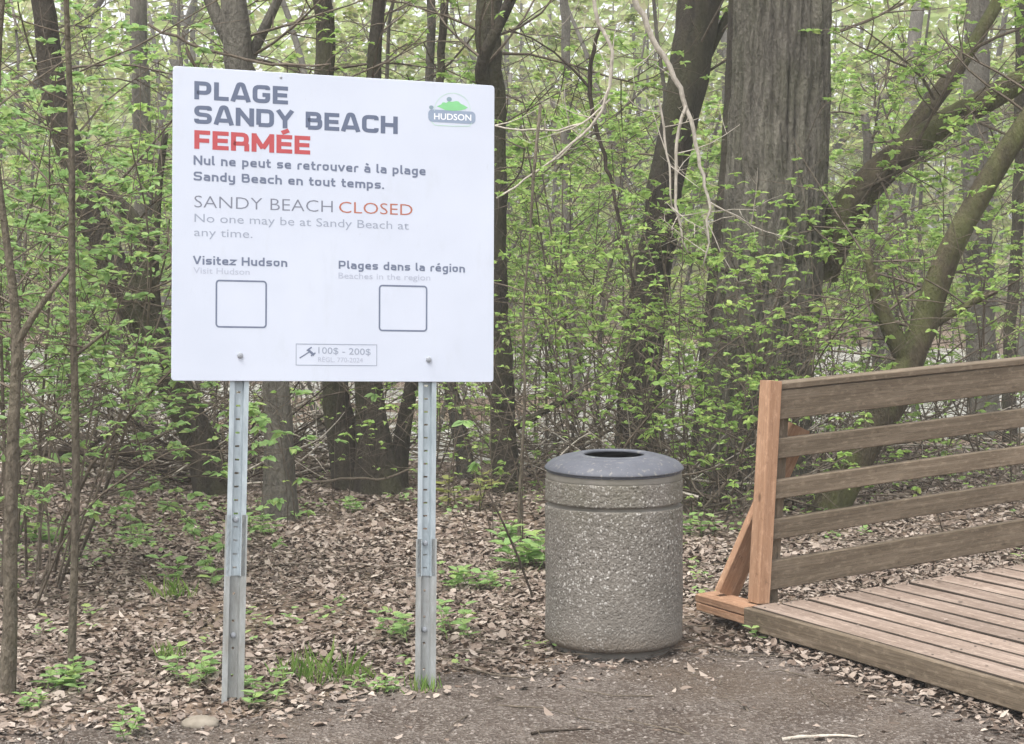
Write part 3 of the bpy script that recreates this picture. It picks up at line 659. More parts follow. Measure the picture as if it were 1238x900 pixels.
leaves(mb, Pk, np.column_stack([np.cos(th), np.sin(th), rng.normal(0, .08, nd)]), np.column_stack([rng.normal(0, .1, (nd, 2)), np.ones(nd)]), L, L*.6, True, .15, rng.normal(0, .1, nd))
# drift of leaves along the foot of the ramp
xx = rng.random(900)*1.9; P0 = K[:2]+(-Bd[:2])*xx[:, None]+(-Rd0[:2])*(.02+np.abs(rng.normal(0, .09, 900)))[:, None]
th = rng.random(900)*6.28; L = .02+.028*rng.random(900)
leaves(mb, np.column_stack([P0, hgt(P0[:, 0], P0[:, 1])+.012+.02*rng.random(900)]), np.column_stack([np.cos(th), np.sin(th), rng.normal(0, .25, 900)]), np.column_stack([rng.normal(0, .3, 900), rng.normal(0, .3, 900), np.ones(900)]), L, L*.65, True, .2, rng.normal(0, .25, 900))
tag(mb.obj('leaf_litter', LITTER), 'brown fallen leaves covering the forest floor beside the path', 'leaf litter', kind='stuff')
mb = MB(); x, y = scatter(2600, 4.7, 13, lambda x, y: np.where(y > path_edge(x), 1, .13))
for x_, y_ in zip(x, y):
    th = random.random()*6.28; L = random.uniform(.05, .35)*(1 if random.random() < .85 else 2.2); d = np.array([math.cos(th), math.sin(th), 0]); z_ = float(hgt(x_, y_))+.012
    mid = np.array([x_, y_, z_+random.uniform(.0, .02)])+np.array([rng.normal()*L*.07, rng.normal()*L*.07, 0]); mb.tube([np.array([x_, y_, z_])-d*L/2, mid, np.array([x_, y_, z_+random.uniform(-.005, .03)])+d*L/2], [.0035, .0028, .0012], 4)
tag(mb.obj('twig_litter', TWIG), 'thin broken twigs strewn over the leaves and path', 'twigs', kind='stuff')
mb = MB(); ng = 26000; y = 4.6+2.6*rng.random(ng); x = (rng.random(ng)*2-1)*3.2; kp = (y < path_edge(x)+.02) & ~in_deck(x, y); x, y = x[kp], y[kp]; n_ = len(x); s_ = .0025+.006*rng.random(n_)**2.5
oc = np.array([(1, 0, 0), (0, 1, 0), (-1, 0, 0), (0, -1, 0), (0, 0, .7), (0, 0, -.5)], float)
V = oc[None]*s_[:, None, None]*(1+.35*rng.normal(size=(n_, 6, 1)))+np.stack([x, y, hgt(x, y)+.011], -1)[:, None]
b_ = np.arange(n_)[:, None]*6; mb.add(V.reshape(-1, 3), None, np.concatenate([b_+np.array(f_) for f_ in ((0, 1, 4), (1, 2, 4), (2, 3, 4), (3, 0, 4), (1, 0, 5), (2, 1, 5), (3, 2, 5), (0, 3, 5))]))
GRAV = leafmat('path_stone', [lin(90, 82, 75), lin(116, 108, 101), lin(76, 68, 61), lin(140, 132, 125), lin(100, 92, 85)], 0, .8)
tag(mb.obj('gravel', GRAV), 'small loose grey stones on the gravel path', 'gravel', kind='stuff')

# ---------------------------------------------------------------- plant makers
def wander(p0, d, L, n, curl=.25, up=0.0):
    P = [np.asarray(p0, float)]; d = unit(d); w_ = rng.normal(size=3)*curl
    for _ in range(n): 
        w_ = w_*.6+rng.normal(size=3)*curl*.6; d = unit(d+w_*.5+np.array([0, 0, up])); P.append(P[-1]+d*L/n)
    return np.array(P)
def twigs(mb, lf, p0, d, L, r, depth, dens=7., curl=.28, up=.02, spread=.9, flatn=.6, leafn=3, n=5):
    """a branch with side twigs; leaf sites are appended to lf as (position, direction)"""
    P = wander(p0, d, L, n, curl, up); mb.tube(P, np.linspace(r, r*.35, n+1), 4 if r < .012 else 6, cap=False)
    if depth > 0:
        for c_ in range(max(1, int(round(dens*L*(.6+.8*random.random()))))):
            s_ = random.uniform(.18, 1); q_ = s_*n; i_ = min(int(q_), n-1); p_ = P[i_]+(P[i_+1]-P[i_])*(q_-i_); td = unit(P[i_+1]-P[i_])
            sd_ = rng.normal(size=3); sd_[2] *= (1-flatn); sd_ = unit(sd_-td*(sd_@td))
            twigs(mb, lf, p_, td*(1-spread*.55)+sd_*spread, L*random.uniform(.28, .55), max(r*.5, .0016), depth-1, dens*1.5, curl, up, spread, flatn, leafn, max(2, n-1))
    else:
        for s_ in np.linspace(.35, 1, leafn): 
            q_ = s_*n; i_ = min(int(q_), n-1); lf.append((P[i_]+(P[i_+1]-P[i_])*(q_-i_), unit(P[i_+1]-P[i_])))
    return P
def foliage(mb, lf, per, size, wr=.55, hexa=True, droop=.15, frac=1.0):
    if not lf: return
    P = np.array([a_[0] for a_ in lf]); D = np.array([a_[1] for a_ in lf])
    if frac < 1: k_ = rng.random(len(P)) < frac; P, D = P[k_], D[k_]
    sd_ = random.random()*50; dn = vn(P[:, 0]*2.6+sd_, P[:, 1]*2.6, P[:, 2]*3.6); k_ = rng.random(len(P)) < np.clip((dn-.31)*5, .05, 1); P, D = P[k_], D[k_]; per = int(round(per*1.5))
    P = np.repeat(P, per, 0); D = np.repeat(D, per, 0); n_ = len(P)
    R_ = rng.normal(size=(n_, 3)); R_[:, 2] *= .35; D = D*.5+unit(R_); D[:, 2] = D[:, 2]*.6-droop
    N = np.column_stack([rng.normal(0, .6, (n_, 2)), np.ones(n_)]); L = size*(.4+1.15*rng.random(n_)**1.6)
    leaves(mb, P, D, N, L, L*wr*(.8+.4*rng.random(n_)), hexa, .16)
def plant(name, label, cat, group=None, loc=(0, 0, 0)):
    e = empty(name, loc); tag(e, label, cat, group); return e

def px_path(pts, Y, mode=None):
    """pts: (px, py, width_px[, dY])"""
    P = []; R_ = []
    for p in pts:
        y_ = Y+(p[3] if len(p) > 3 else 0); P.append(at(p[0], p[1], y_)); R_.append(p[2]/2/FPX*y_)
    return np.array(P), np.array(R_)
def smooth_path(P, R_, step=.12):
    P = np.asarray(P); s_ = np.concatenate([[0], np.cumsum(np.linalg.norm(np.diff(P, axis=0), axis=1))]); n_ = max(4, int(s_[-1]/step)); u_ = np.linspace(0, s_[-1], n_)
    Q = np.stack([np.interp(u_, s_, P[:, k_]) for k_ in range(3)], -1); RR = np.interp(u_, s_, R_)
    for _ in range(3): Q[1:-1] = (Q[:-2]+2*Q[1:-1]+Q[2:])/4; RR[1:-1] = (RR[:-2]+2*RR[1:-1]+RR[2:])/4
    return Q, RR
def extend_up(P, R_, ztop, curl=.06):
    d = unit(P[-1]-P[-2]); d = unit(d*.6+np.array([0, 0, .6])); Q = [P[-1]]; r = R_[-1]; RR = [r]
    while Q[-1][2] < ztop: d = unit(d+rng.normal(size=3)*curl+np.array([0, 0, .03])); Q.append(Q[-1]+d*.4); RR.append(max(RR[-1]*.965, .012))
    return np.vstack([P, Q[1:]]), np.concatenate([R_, RR[1:]])
def tree(name, label, pts, Y, mat, limbs=(), top=8.0, n=16, rough=.16, flare=1.35, nbr=10, brL=1.6, zmin=1.2, leafmat_=None, leafsize=.042, per=7, lod=2, frac=.65, cat='tree', ground=True, seed=None, limbmat=None, zmax=None, away=False):
    """pts run from the foot upward in photo pixels at distance Y"""
    P, R_ = px_path(pts, Y)
    if ground:
        P[0, 2] = float(hgt(P[0, 0], P[0, 1]))-.12
    P, R_ = smooth_path(P, R_)
    if top and P[-1][2] < top: P, R_ = extend_up(P, R_, top)
    if cat == 'sapling': R_ = R_*.82
    else:
        w_ = np.cumsum(rng.normal(0, .012, (len(P), 2)), 0); w_ -= np.linspace(0, 1, len(P))[:, None]*w_[-1]; P[:, :2] += w_*np.clip((P[:, 2]-P[0, 2]-.3), 0, 1)[:, None]*.7
    if flare: R_ = R_*(1+(flare-1)*np.exp(-(P[:, 2]-P[0, 2])/.28))
    base = P[0].copy(); e = empty(name, tuple(base)); tag(e, label, cat)
    mb_ = MB(); mb_.tube(P-base, R_, n, rough, seed=random.random()*50); mb_.obj('trunk', mat, e, True)
    axes = [(P, R_)]
    for lp in limbs:
        LP, LR = px_path(lp[1:] if isinstance(lp[0], str) else lp, Y); LP, LR = smooth_path(LP, LR, .08)
        if LP[-1][2] > 2.6 and LP[-1][2] < top: LP, LR = extend_up(LP, LR, min(top, LP[-1][2]+1.5), .12)
        mb_ = MB(); mb_.tube(LP-base, LR, 10, rough, seed=random.random()*50); mb_.obj('limb', limbmat or mat, e, True); axes.append((LP, LR))
    mb_ = MB(); lf = []
    for LP, LR in axes:
        kk = nbr if LP is P else max(3, nbr//2)
        for _ in range(kk):
            i_ = random.randrange(len(LP)); 
            if LP[i_][2] < zmin or (zmax and LP[i_][2] > zmax): continue
            d = rng.normal(size=3); d[2] = abs(d[2])*.4+.15
            if away: d[0] = -abs(d[0])-.5
            twigs(mb_, lf, LP[i_], d, brL*random.uniform(.5, 1.1), min(LR[i_]*.3, .011), lod, 2.8, leafn=3)
    if lf:
        mb_.v = [v_-base for v_ in mb_.v]; mb_.obj('branches', TWIG, e)
        mf = MB(); foliage(mf, lf, per, leafsize, frac=frac)
        if mf.n: mf.v = [v_-base for v_ in mf.v]; mf.obj('crown', leafmat_ or LEAF, e)
    return e

# ---- the big trunk in the middle right (own high relief bark)
YB = 12.0
ctr, rad = px_path([(906, 612, 150), (908, 560, 138), (912, 500, 132), (920, 420, 130), (932, 330, 124), (938, 250, 124), (941, 180, 124), (944, 100, 121), (946, 0, 119)], YB)
ctr[0, 2] = float(hgt(ctr[0, 0], ctr[0, 1]))-.1
s_ = np.concatenate([[0], np.cumsum(np.linalg.norm(np.diff(ctr, axis=0), axis=1))])
P, R_ = smooth_path(ctr, rad, .03); P, R_ = extend_up(P, R_, 9.5, .02)
s2 = np.concatenate([[0], np.cumsum(np.linalg.norm(np.diff(P, axis=0), axis=1))]); u_ = np.concatenate([np.arange(0, 4.6, .022), np.arange(4.6, s2[-1], .15)])
P = np.stack([np.interp(u_, s2, P[:, k_]) for k_ in range(3)], -1); R_ = np.interp(u_, s2, R_)
nth = 230; th = np.arange(nth)*2*math.pi/nth; base = P[0].copy(); hh = (P[:, 2]-base[2])[:, None]
wx, wy = np.cos(th)[None], np.sin(th)[None]
warp = (fbm(wx*2+4, wy*2, hh*.9, 3)-.5)*1.6
rid = 1-np.abs(vn(wx*8+warp*1.3+9, wy*8+warp*1.3, hh*1.15+warp)*2-1)
rid2 = 1-np.abs(vn(wx*17+warp, wy*17+warp, hh*3.1)*2-1)
lob = np.exp(-hh/.7)*(.13*np.cos(th*5+.6)+.09*np.cos(th*3+2))[None]+.05*(fbm(wx*1.3, wy*1.3, hh*.45, 2)-.5)*2
rr_ = R_[:, None]*(1+lob)-.05*rid**4-.026*rid2**3+.012*(fbm(wx*30, wy*30, hh*14, 2)-.5)
v_ = np.stack([P[:, 0, None]-base[0]+rr_*wx, P[:, 1, None]-base[1]+rr_*wy, np.broadcast_to(hh, rr_.shape)], -1).reshape(-1, 3)
m_ = len(P); i = np.arange(m_-1)[:, None]*nth; j = np.arange(nth)[None]; k = (j+1) % nth
mb = MB(); mb.add(v_, np.stack([i+j, i+k, i+nth+k, i+nth+j], -1).reshape(-1, 4))
big = empty('maple_tree', tuple(base)); tag(big, 'thickest tree with deeply furrowed bark behind the end of the railing', 'tree')
mb.obj('trunk', BARK_MAIN, big, True)
# its mossy leaning limb with a fork
for lp in ([(985, 330, 62, .1), (1012, 270, 58), (1050, 222, 46), (1095, 182, 42), (1140, 150, 38), (1190, 122, 34), (1245, 92, 30), (1330, 60, 26)],
           [(1072, 205, 34), (1100, 165, 30, .1), (1122, 130, 26, .2), (1150, 95, 24, .3), (1176, 55, 20, .4), (1205, 5, 18, .5), (1230, -60, 16, .6)]):
    LP, LR = px_path(lp, YB); LR = LR*(.84); LP, LR = smooth_path(LP, LR, .06); mb = MB(); mb.tube(LP-base, LR, 20, .26, seed=random.random()*9); mb.obj('limb', BARK_MOSS, big, True)
LP, LR = px_path([(858, 606, 62, .1), (866, 520, 56, .15), (872, 430, 50, .2), (880, 320, 44, .22), (888, 200, 36, .24), (894, 60, 28, .24), (896, -60, 24, .24), (893, -200, 22, .24)], YB); LP, LR = smooth_path(LP, LR, .05); mb = MB(); mb.tube(LP-base, LR, 26, .18, seed=3.3); mb.obj('side_stem', BARK_DARK, big, True)
mb = MB(); lf = []
for (px_, py_, d, L) in ((1010, 40, (1, -.2, .2), 1.3), (1040, 230, (.8, -.5, .3), .9), (1110, 170, (.3, -.6, .6), 1.0), (1160, 140, (.5, -.5, -.3), .9), (1200, 118, (.3, -.7, .2), .9), (1130, 120, (-.4, -.4, .8), .9), (1175, 60, (.7, -.4, .3), 1.0), (1005, 290, (-.5, -1, .2), .8), (880, 330, (-.7, -.8, .2), .9), (900, 420, (-.9, -.7, .3), .9), (1060, 210, (.2, -.5, -.5), .7), (1150, 95, (-.8, -.3, .3), .9)):
    twigs(mb, lf, at(px_, py_, YB-.1), d, L, .012, 2, 5)
for _ in range(16):
    t_ = random.random(); twigs(mb, lf, at(1010+190*t_, 275-175*t_, YB-.12), (rng.normal()*.7, -.7, rng.normal()*.5), random.uniform(.4, .9), .006, 1, 6)
for _ in range(26):
    z_ = random.uniform(4.5, 9); a_ = random.random()*6.28; twigs(mb, lf, np.array([base[0]+.3*math.cos(a_)+.15, base[1]+.3*math.sin(a_), z_]), (math.cos(a_), math.sin(a_), .6), random.uniform(1.2, 2.6), .03, 2, 3)
mb.v = [x-base for x in mb.v]; mb.obj('branches', TWIG, big); mf = MB(); foliage(mf, lf, 7, .045); mf.v = [x-base for x in mf.v]; mf.obj('crown', LEAF, big)

# ---- named trees
tree('tree', 'dark trunk leaning right, just left of the thickest tree', [(772, 600, 66), (772, 545, 58), (776, 450, 50), (790, 350, 46), (802, 270, 42), (815, 180, 42), (832, 90, 48), (848, 0, 54)], 13.2, BARK_DARK,
     limbs=([(833, 120, 14), (858, 60, 12), (885, 10, 10), (905, -40, 8)],), n=20, rough=.12, nbr=8, flare=1.2, zmin=.6)
tree('tree', 'mossy leaning trunk rising to the upper right behind the railing', [(985, 668, 42), (1012, 600, 42), (1040, 545, 44), (1078, 490, 42), (1103, 435, 38), (1120, 380, 33), (1142, 320, 31), (1166, 268, 29), (1196, 222, 28), (1225, 170, 26), (1270, 100, 24)], 10.8, BARK_MOSS,
     limbs=([(1100, 440, 26), (1078, 405, 24), (1064, 370, 18), (1052, 335, 12), (1048, 300, 8)], [(1118, 400, 12), (1160, 372, 9), (1205, 352, 7)]), top=5.5, nbr=12, brL=1.0, zmin=.9, flare=1.1)
tree('tree', 'broken shaggy grey stump stem in the gap right of the thickest trunk', [(1060, 520, 16), (1060, 450, 15), (1056, 380, 13), (1053, 300, 11), (1049, 200, 11), (1046, 140, 9)], 15.5, BARK_GREY, top=0, nbr=4, flare=1.2)
tree('tree', 'broad grey trunk seen at the far right above the railing', [(1190, 520, 40), (1188, 440, 36), (1186, 340, 34), (1185, 240, 32), (1186, 120, 30), (1188, 0, 28)], 17.5, BARK_GREY, nbr=9, flare=1.2)
tree('tree', 'slim dark trunk at the right edge of the picture above the railing', [(1222, 520, 17), (1220, 430, 15), (1224, 330, 14), (1229, 200, 13), (1230, 0, 12)], 16, BARK_DARK, nbr=8)
tree('tree', 'large dark trunk leaning left at the far left of the sign', [(262, 612, 46), (258, 585, 42), (240, 530, 38), (212, 470, 40), (186, 415, 42), (160, 355, 42), (140, 315, 36), (122, 270, 34), (104, 215, 34), (84, 160, 32), (68, 100, 30), (58, 0, 26)], 11.6, BARK_DARK,
     limbs=([(170, 372, 30), (178, 330, 26), (178, 290, 24), (160, 262, 20), (140, 240, 16), (118, 225, 12)], [(205, 455, 18), (170, 440, 14), (130, 405, 11), (96, 380, 8)], [(196, 440, 12), (186, 330, 10), (192, 220, 9), (200, 160, 8)]), n=18, rough=.14, nbr=16, brL=1.4, zmin=.7, flare=1.15, leafmat_=LEAF_NEAR)
tree('tree', 'pale grey trunk between the leaning dark tree and the sign edge', [(176, 470, 24), (176, 380, 24), (175, 290, 23), (172, 200, 22), (168, 100, 21), (164, 0, 20)], 17, BARK_GREY, nbr=8)
tree('tree', 'grey trunk showing both above and below the sign, left of centre', [(338, 642, 40), (338, 560, 33), (334, 470, 32), (322, 360, 32), (308, 220, 32), (298, 110, 31), (294, 60, 34), (284, 0, 30)], 10.6, BARK_GREY,
     limbs=([(300, 90, 22), (278, 50, 18), (256, 10, 16), (240, -40, 13)], [(302, 70, 14), (322, 30, 12), (345, -20, 10)]), nbr=10, zmin=2.4, flare=1.4)
tree('tree', 'leftmost trunk of the dark clump seen under the sign', [(432, 600, 46), (420, 550, 38), (408, 500, 34), (402, 440, 30), (398, 300, 26), (396, 100, 24), (393, 0, 23)], 12.1, BARK_DARK, nbr=9, zmin=2.2, flare=1.3)
tree('tree', 'middle trunk of the dark clump seen under the sign', [(462, 604, 56), (455, 560, 46), (450, 510, 38), (448, 460, 32), (450, 300, 26), (458, 100, 18), (466, 0, 14)], 11.9, BARK_DARK, nbr=8, zmin=2.4, flare=1.35, limbs=([(462, 590, 18), (478, 606, 14), (494, 612, 10)],))
tree('tree', 'thin right-hand trunk of the dark clump, leaning right under the sign', [(478, 596, 28), (482, 560, 20), (488, 510, 18), (496, 470, 17), (508, 380, 14), (520, 260, 12), (530, 80, 10), (536, 0, 9)], 12.2, BARK_DARK, nbr=6, zmin=2.2, flare=1.3)
tree('tree', 'dark trunk right beside the right edge of the sign', [(613, 602, 36), (611, 560, 31), (606, 490, 27), (603, 420, 26), (604, 300, 25), (602, 180, 27), (594, 90, 29), (594, 30, 32), (598, -20, 30)], 12, BARK_DARK,
     limbs=([(602, 130, 20), (575, 90, 16, -.2), (596, 45, 14, -.3), (622, -10, 14, -.3)], [(612, 520, 12), (640, 512, 10), (664, 490, 9), (700, 478, 6)]), n=16, nbr=10, zmin=1.4, flare=1.15)
tree('tree', 'short grey trunk behind the right sign post, leaning left', [(566, 600, 20), (560, 540, 18), (550, 500, 16), (540, 450, 14), (532, 350, 12)], 12.8, BARK_GREY, nbr=5, top=5)
tree('tree', 'grey trunk rising from the water between the sign and the dark trunk', [(698, 500, 14), (697, 420, 13), (694, 320, 13), (690, 200, 12), (684, 60, 11), (680, -20, 10)], 22, BARK_GREY, nbr=14, brL=1.8, zmin=1.5)
# near saplings at the left
tree('sapling', 'slim brown sapling standing at the left, base among green seedlings', [(84, 825, 11), (88, 740, 11), (92, 640, 11.5), (92, 540, 12), (90, 440, 11), (86, 330, 10), (88, 200, 9.5), (84, 100, 9), (80, 0, 8)], 6.45, BARK_SAP,
     limbs=([(90, 430, 5), (112, 415, 4.4), (130, 400, 3.4)], [(91, 520, 4), (60, 500, 3.6), (30, 470, 3)]), top=4.2, n=10, rough=.06, nbr=14, brL=.42, zmin=1.15, leafmat_=LEAF_NEAR, leafsize=.04, flare=1.3, cat='sapling', away=True)
tree('sapling', 'forked grey brown sapling at the left edge of the picture', [(2, 868, 34), (12, 820, 20), (14, 740, 20), (12, 640, 19), (14, 540, 18), (20, 450, 16), (24, 405, 16), (18, 350, 13), (6, 290, 11), (-6, 180, 9)], 6.1, BARK_SAP,
     limbs=([(22, 412, 10), (40, 380, 8.5), (62, 345, 6.5), (84, 325, 5)], [(14, 560, 6), (-20, 500, 5)]), top=3.4, n=12, rough=.12, nbr=14, brL=.8, zmin=1.0, leafmat_=LEAF_NEAR, leafsize=.045, flare=1.2, cat='sapling', away=True)
tree('sapling', 'thin upright stem growing left of the litter bin', [(628, 668, 5), (627, 600, 5), (632, 540, 4.5), (636, 470, 4), (630, 380, 3.5), (640, 300, 3)], 9.3, BARK_SAP, top=2.2, n=7, rough=.04, nbr=12, brL=.6, zmin=.9, cat='sapling', per=3, frac=.9)
tree('sapling', 'leaning dead stick between the right sign post and the litter bin', [(655, 735, 4), (640, 700, 4), (622, 655, 4), (604, 620, 3.5), (590, 595, 3)], 7.9, TWIG_DARK, top=0, n=6, rough=.03, nbr=3, brL=.25, zmin=.2, frac=.0, flare=1, cat='sapling')

# ---- hanging and leaning dead branches
def dead(label, Y, mat, *lines, side=6):
    P0_, _ = px_path(lines[0], Y); base = P0_[0].copy(); e = empty('dead_branch', tuple(base)); tag(e, label, 'branch')
    for k_, ln in enumerate(lines):
        P, R_ = px_path(ln, Y); R_ = R_*(.85 if mat is TWIG_PALE and Y < 12 else .8); P, R_ = smooth_path(P, R_, .07); P[1:-1] += rng.normal(size=P[1:-1].shape)*.006; mb_ = MB(); mb_.tube(P-base, R_, 8, .3, lob=1.5, seed=Y*k_+3); mb_.obj('branch_stem' if k_ == 0 else 'side_branch', mat, e, True)
        if side:
            mb_ = MB(); lf = []
            for _ in range(side): i_ = random.randrange(1, len(P)); d = rng.normal(size=3); twigs(mb_, lf, P[i_]-base, d, random.uniform(.15, .5), .004, 1, 5, leafn=1, n=4)
            mb_.obj('twigs', mat, e)
    return e
dead('pale bare branch hanging down in front of the dark leaning trunk', 10.6, TWIG_PALE, [(752, -60, 9), (767, 0, 8.5), (787, 43, 8), (807, 77, 7.5), (827, 117, 7), (833, 140, 6), (847, 200, 5), (858, 240, 4.4), (855, 300, 3), (850, 322, 2)],
     [(830, 128, 5), (817, 160, 5), (815, 187, 4.5), (820, 217, 4), (813, 247, 4), (826, 290, 3.6), (832, 306, 2)], [(796, 120, 3.5), (808, 190, 3), (812, 250, 2.5)], [(858, 245, 3), (880, 258, 2.6), (908, 272, 2)])
dead('pale curving dead branch drooping left towards the sign', 10.4, TWIG_PALE, [(705, -60, 6), (717, 0, 6), (727, 30, 5.5), (743, 67, 5), (738, 110, 4.5), (727, 143, 4), (700, 170, 3.6), (680, 183, 3.4), (655, 205, 3), (600, 240, 2.4)], [(738, 120, 3), (700, 155, 2.6), (640, 160, 2.4), (598, 152, 2)])
dead('thin black dead limb leaning between sign and dark trunk', 11.2, TWIG_DARK, [(725, 35, 5), (712, 85, 7), (710, 120, 7), (725, 170, 6), (740, 225, 5.5), (750, 270, 4.5), (764, 320, 4), (768, 380, 3)], [(711, 105, 4), (670, 60, 3), (615, 35, 2.4)])
dead('long arching grey branch crossing above the sign', 9.2, TWIG, [(180, 30, 4), (215, 50, 5), (250, 62, 4.5), (290, 70, 4), (340, 82, 4), (400, 78, 3)], [(225, 58, 4.5), (236, 76, 5), (240, 92, 5)], side=5)
dead('dark fallen branch lying on the leaves at the left, behind the saplings', 11.3, TWIG_DARK, [(20, 548, 14), (60, 546, 15), (110, 546, 15), (170, 548, 12), (230, 556, 8)], [(100, 545, 8), (130, 528, 6), (160, 500, 4)], side=10)
dead('thin branch arching up right of the thickest trunk', 11.6, TWIG, [(1035, 325, 3), (1050, 300, 4), (1072, 270, 4), (1090, 255, 3.6), (1110, 250, 2.6)], side=4)
dead('crooked fallen branch below the dark tree clump', 11.2, TWIG, [(335, 580, 4), (372, 586, 4), (420, 578, 4.4), (455, 582, 4), (480, 575, 3.4), (505, 565, 3)], side=5)
dead('pale fallen pole slanting through the brush left of the sign', 13.2, TWIG_PALE, [(60, 400, 5), (95, 385, 6), (128, 372, 6), (160, 362, 4)], side=3)
dead('low arching twig across the foot of the thickest tree', 10.4, TWIG, [(822, 575, 3), (850, 570, 3), (890, 560, 2.6), (925, 548, 2)], side=4)
# ground brush: tangles of sticks at the water's edge
def brush(label, cx_, Y, wpx, hm, n, mat):
    b_ = at(cx_, 500, Y); b_[2] = float(hgt(b_[0], b_[1])); e = empty('brush_pile', tuple(b_)); tag(e, label, 'brush pile'); W_ = wpx/2/FPX*Y
    for nm, mt, cnt in (('sticks', mat, n), ('pale_sticks', TWIG_PALE, n//3)):
        mb_ = MB(); lf = []
        for _ in range(cnt):
            p_ = np.array([random.uniform(-W_, W_), random.uniform(-.8, .8), random.uniform(0, hm*.25)]); a_ = random.choice((-1, 1)); d = np.array([a_*random.uniform(.4, 1), rng.normal()*.3, random.uniform(-.05, .6)])
            twigs(mb_, lf, p_, d, random.uniform(.5, 1.6), random.uniform(.004, .013), 1, 2.5, .22, leafn=1, n=5)
        mb_.obj(nm, mt, e)
brush('tangle of bare grey sticks at the pond edge left of the leaning dark trunk', 110, 12.6, 240, .9, 60, TWIG)
brush('tangle of thin sticks at the foot of the leaning dark trunk', 265, 12.2, 100, .7, 30, TWIG_DARK)
brush('heap of dead branches between the sign posts, behind the grey trunk', 385, 13.2, 200, .9, 46, TWIG)
brush('loose heap of fallen branches left of the grey trunk, half behind the sign', 180, 14.2, 260, 1.3, 60, TWIG)
brush('tangle of bare branches standing in the pond right of the sign', 650, 15.5, 160, 1.4, 40, TWIG)
brush('tangle of sticks on the water edge behind the litter bin', 690, 13.0, 120, .6, 30, TWIG)
brush('tangle of twigs and dead stalks at the foot of the thickest tree', 880, 11.2, 120, .8, 40, TWIG)
brush('tangle of fallen twigs beyond the right end of the railing', 1160, 14.2, 220, .7, 44, TWIG)

# ---- shrubs: five kinds of model, copied
def shrub_mesh(h, nst, spread, leafs, per, mat, lean=.35, depth=2, dens=5., frac=1.0, r=.011, wr=.55, hexa=True):
    mb_ = MB(); lf = []
    for _ in range(nst):
        a_ = random.random()*6.28; d = np.array([math.cos(a_)*lean, math.sin(a_)*lean, 1]); L = h*random.uniform(.65, 1.05)
        twigs(mb_, lf, np.array([math.cos(a_)*.12*spread, math.sin(a_)*.12*spread, -.03]), d, L, r*random.uniform(.6, 1.2), depth, dens, .22, .0, .95, .55, 3, 7)
    mf = MB(); foliage(mf, lf, per, leafs, frac=frac, wr=wr, hexa=hexa)
    return mb_.mesh('stems', mat), mf.mesh('foliage', LEAF)
SH = [shrub_mesh(2.4, 5, 1.5, .04, 8, TWIG, .35, 2, 2.9, r=.008), shrub_mesh(1.7, 6, 1.5, .036, 7, TWIG, .5, 2, 3.6, r=.007), shrub_mesh(3.3, 3, 1, .046, 10, TWIG, .22, 2, 2.4, r=.01), shrub_mesh(1.1, 7, 2, .033, 5, TWIG, .6, 1, 6, r=.005), shrub_mesh(2.6, 5, 2, .038, 3, TWIG, .3, 2, 2.4, .7, r=.007), shrub_mesh(3.0, 5, 1.6, .05, 9, TWIG, .3, 2, 3.0, r=.008)]
def near_copy(me, mat):
    c_ = me.copy(); c_.materials.clear(); c_.materials.append(mat); return c_
SHN = [(a_, near_copy(b_, LEAF_NEAR)) for a_, b_ in SH]
def shrub(kind, px_, Y, label, sc=1.0, near=False, rz=None, group=None):
    st_, fo_ = (SHN if near else SH)[kind]; p_ = at(px_, 450, Y); z_ = float(hgt(p_[0], p_[1])); e = empty('shrub', (p_[0], p_[1], max(z_, -.2)), random.random()*6.28 if rz is None else rz)
    e.scale = (sc, sc, sc); tag(e, label, 'shrub', group); link('stems', st_, e); link('foliage', fo_, e); return e
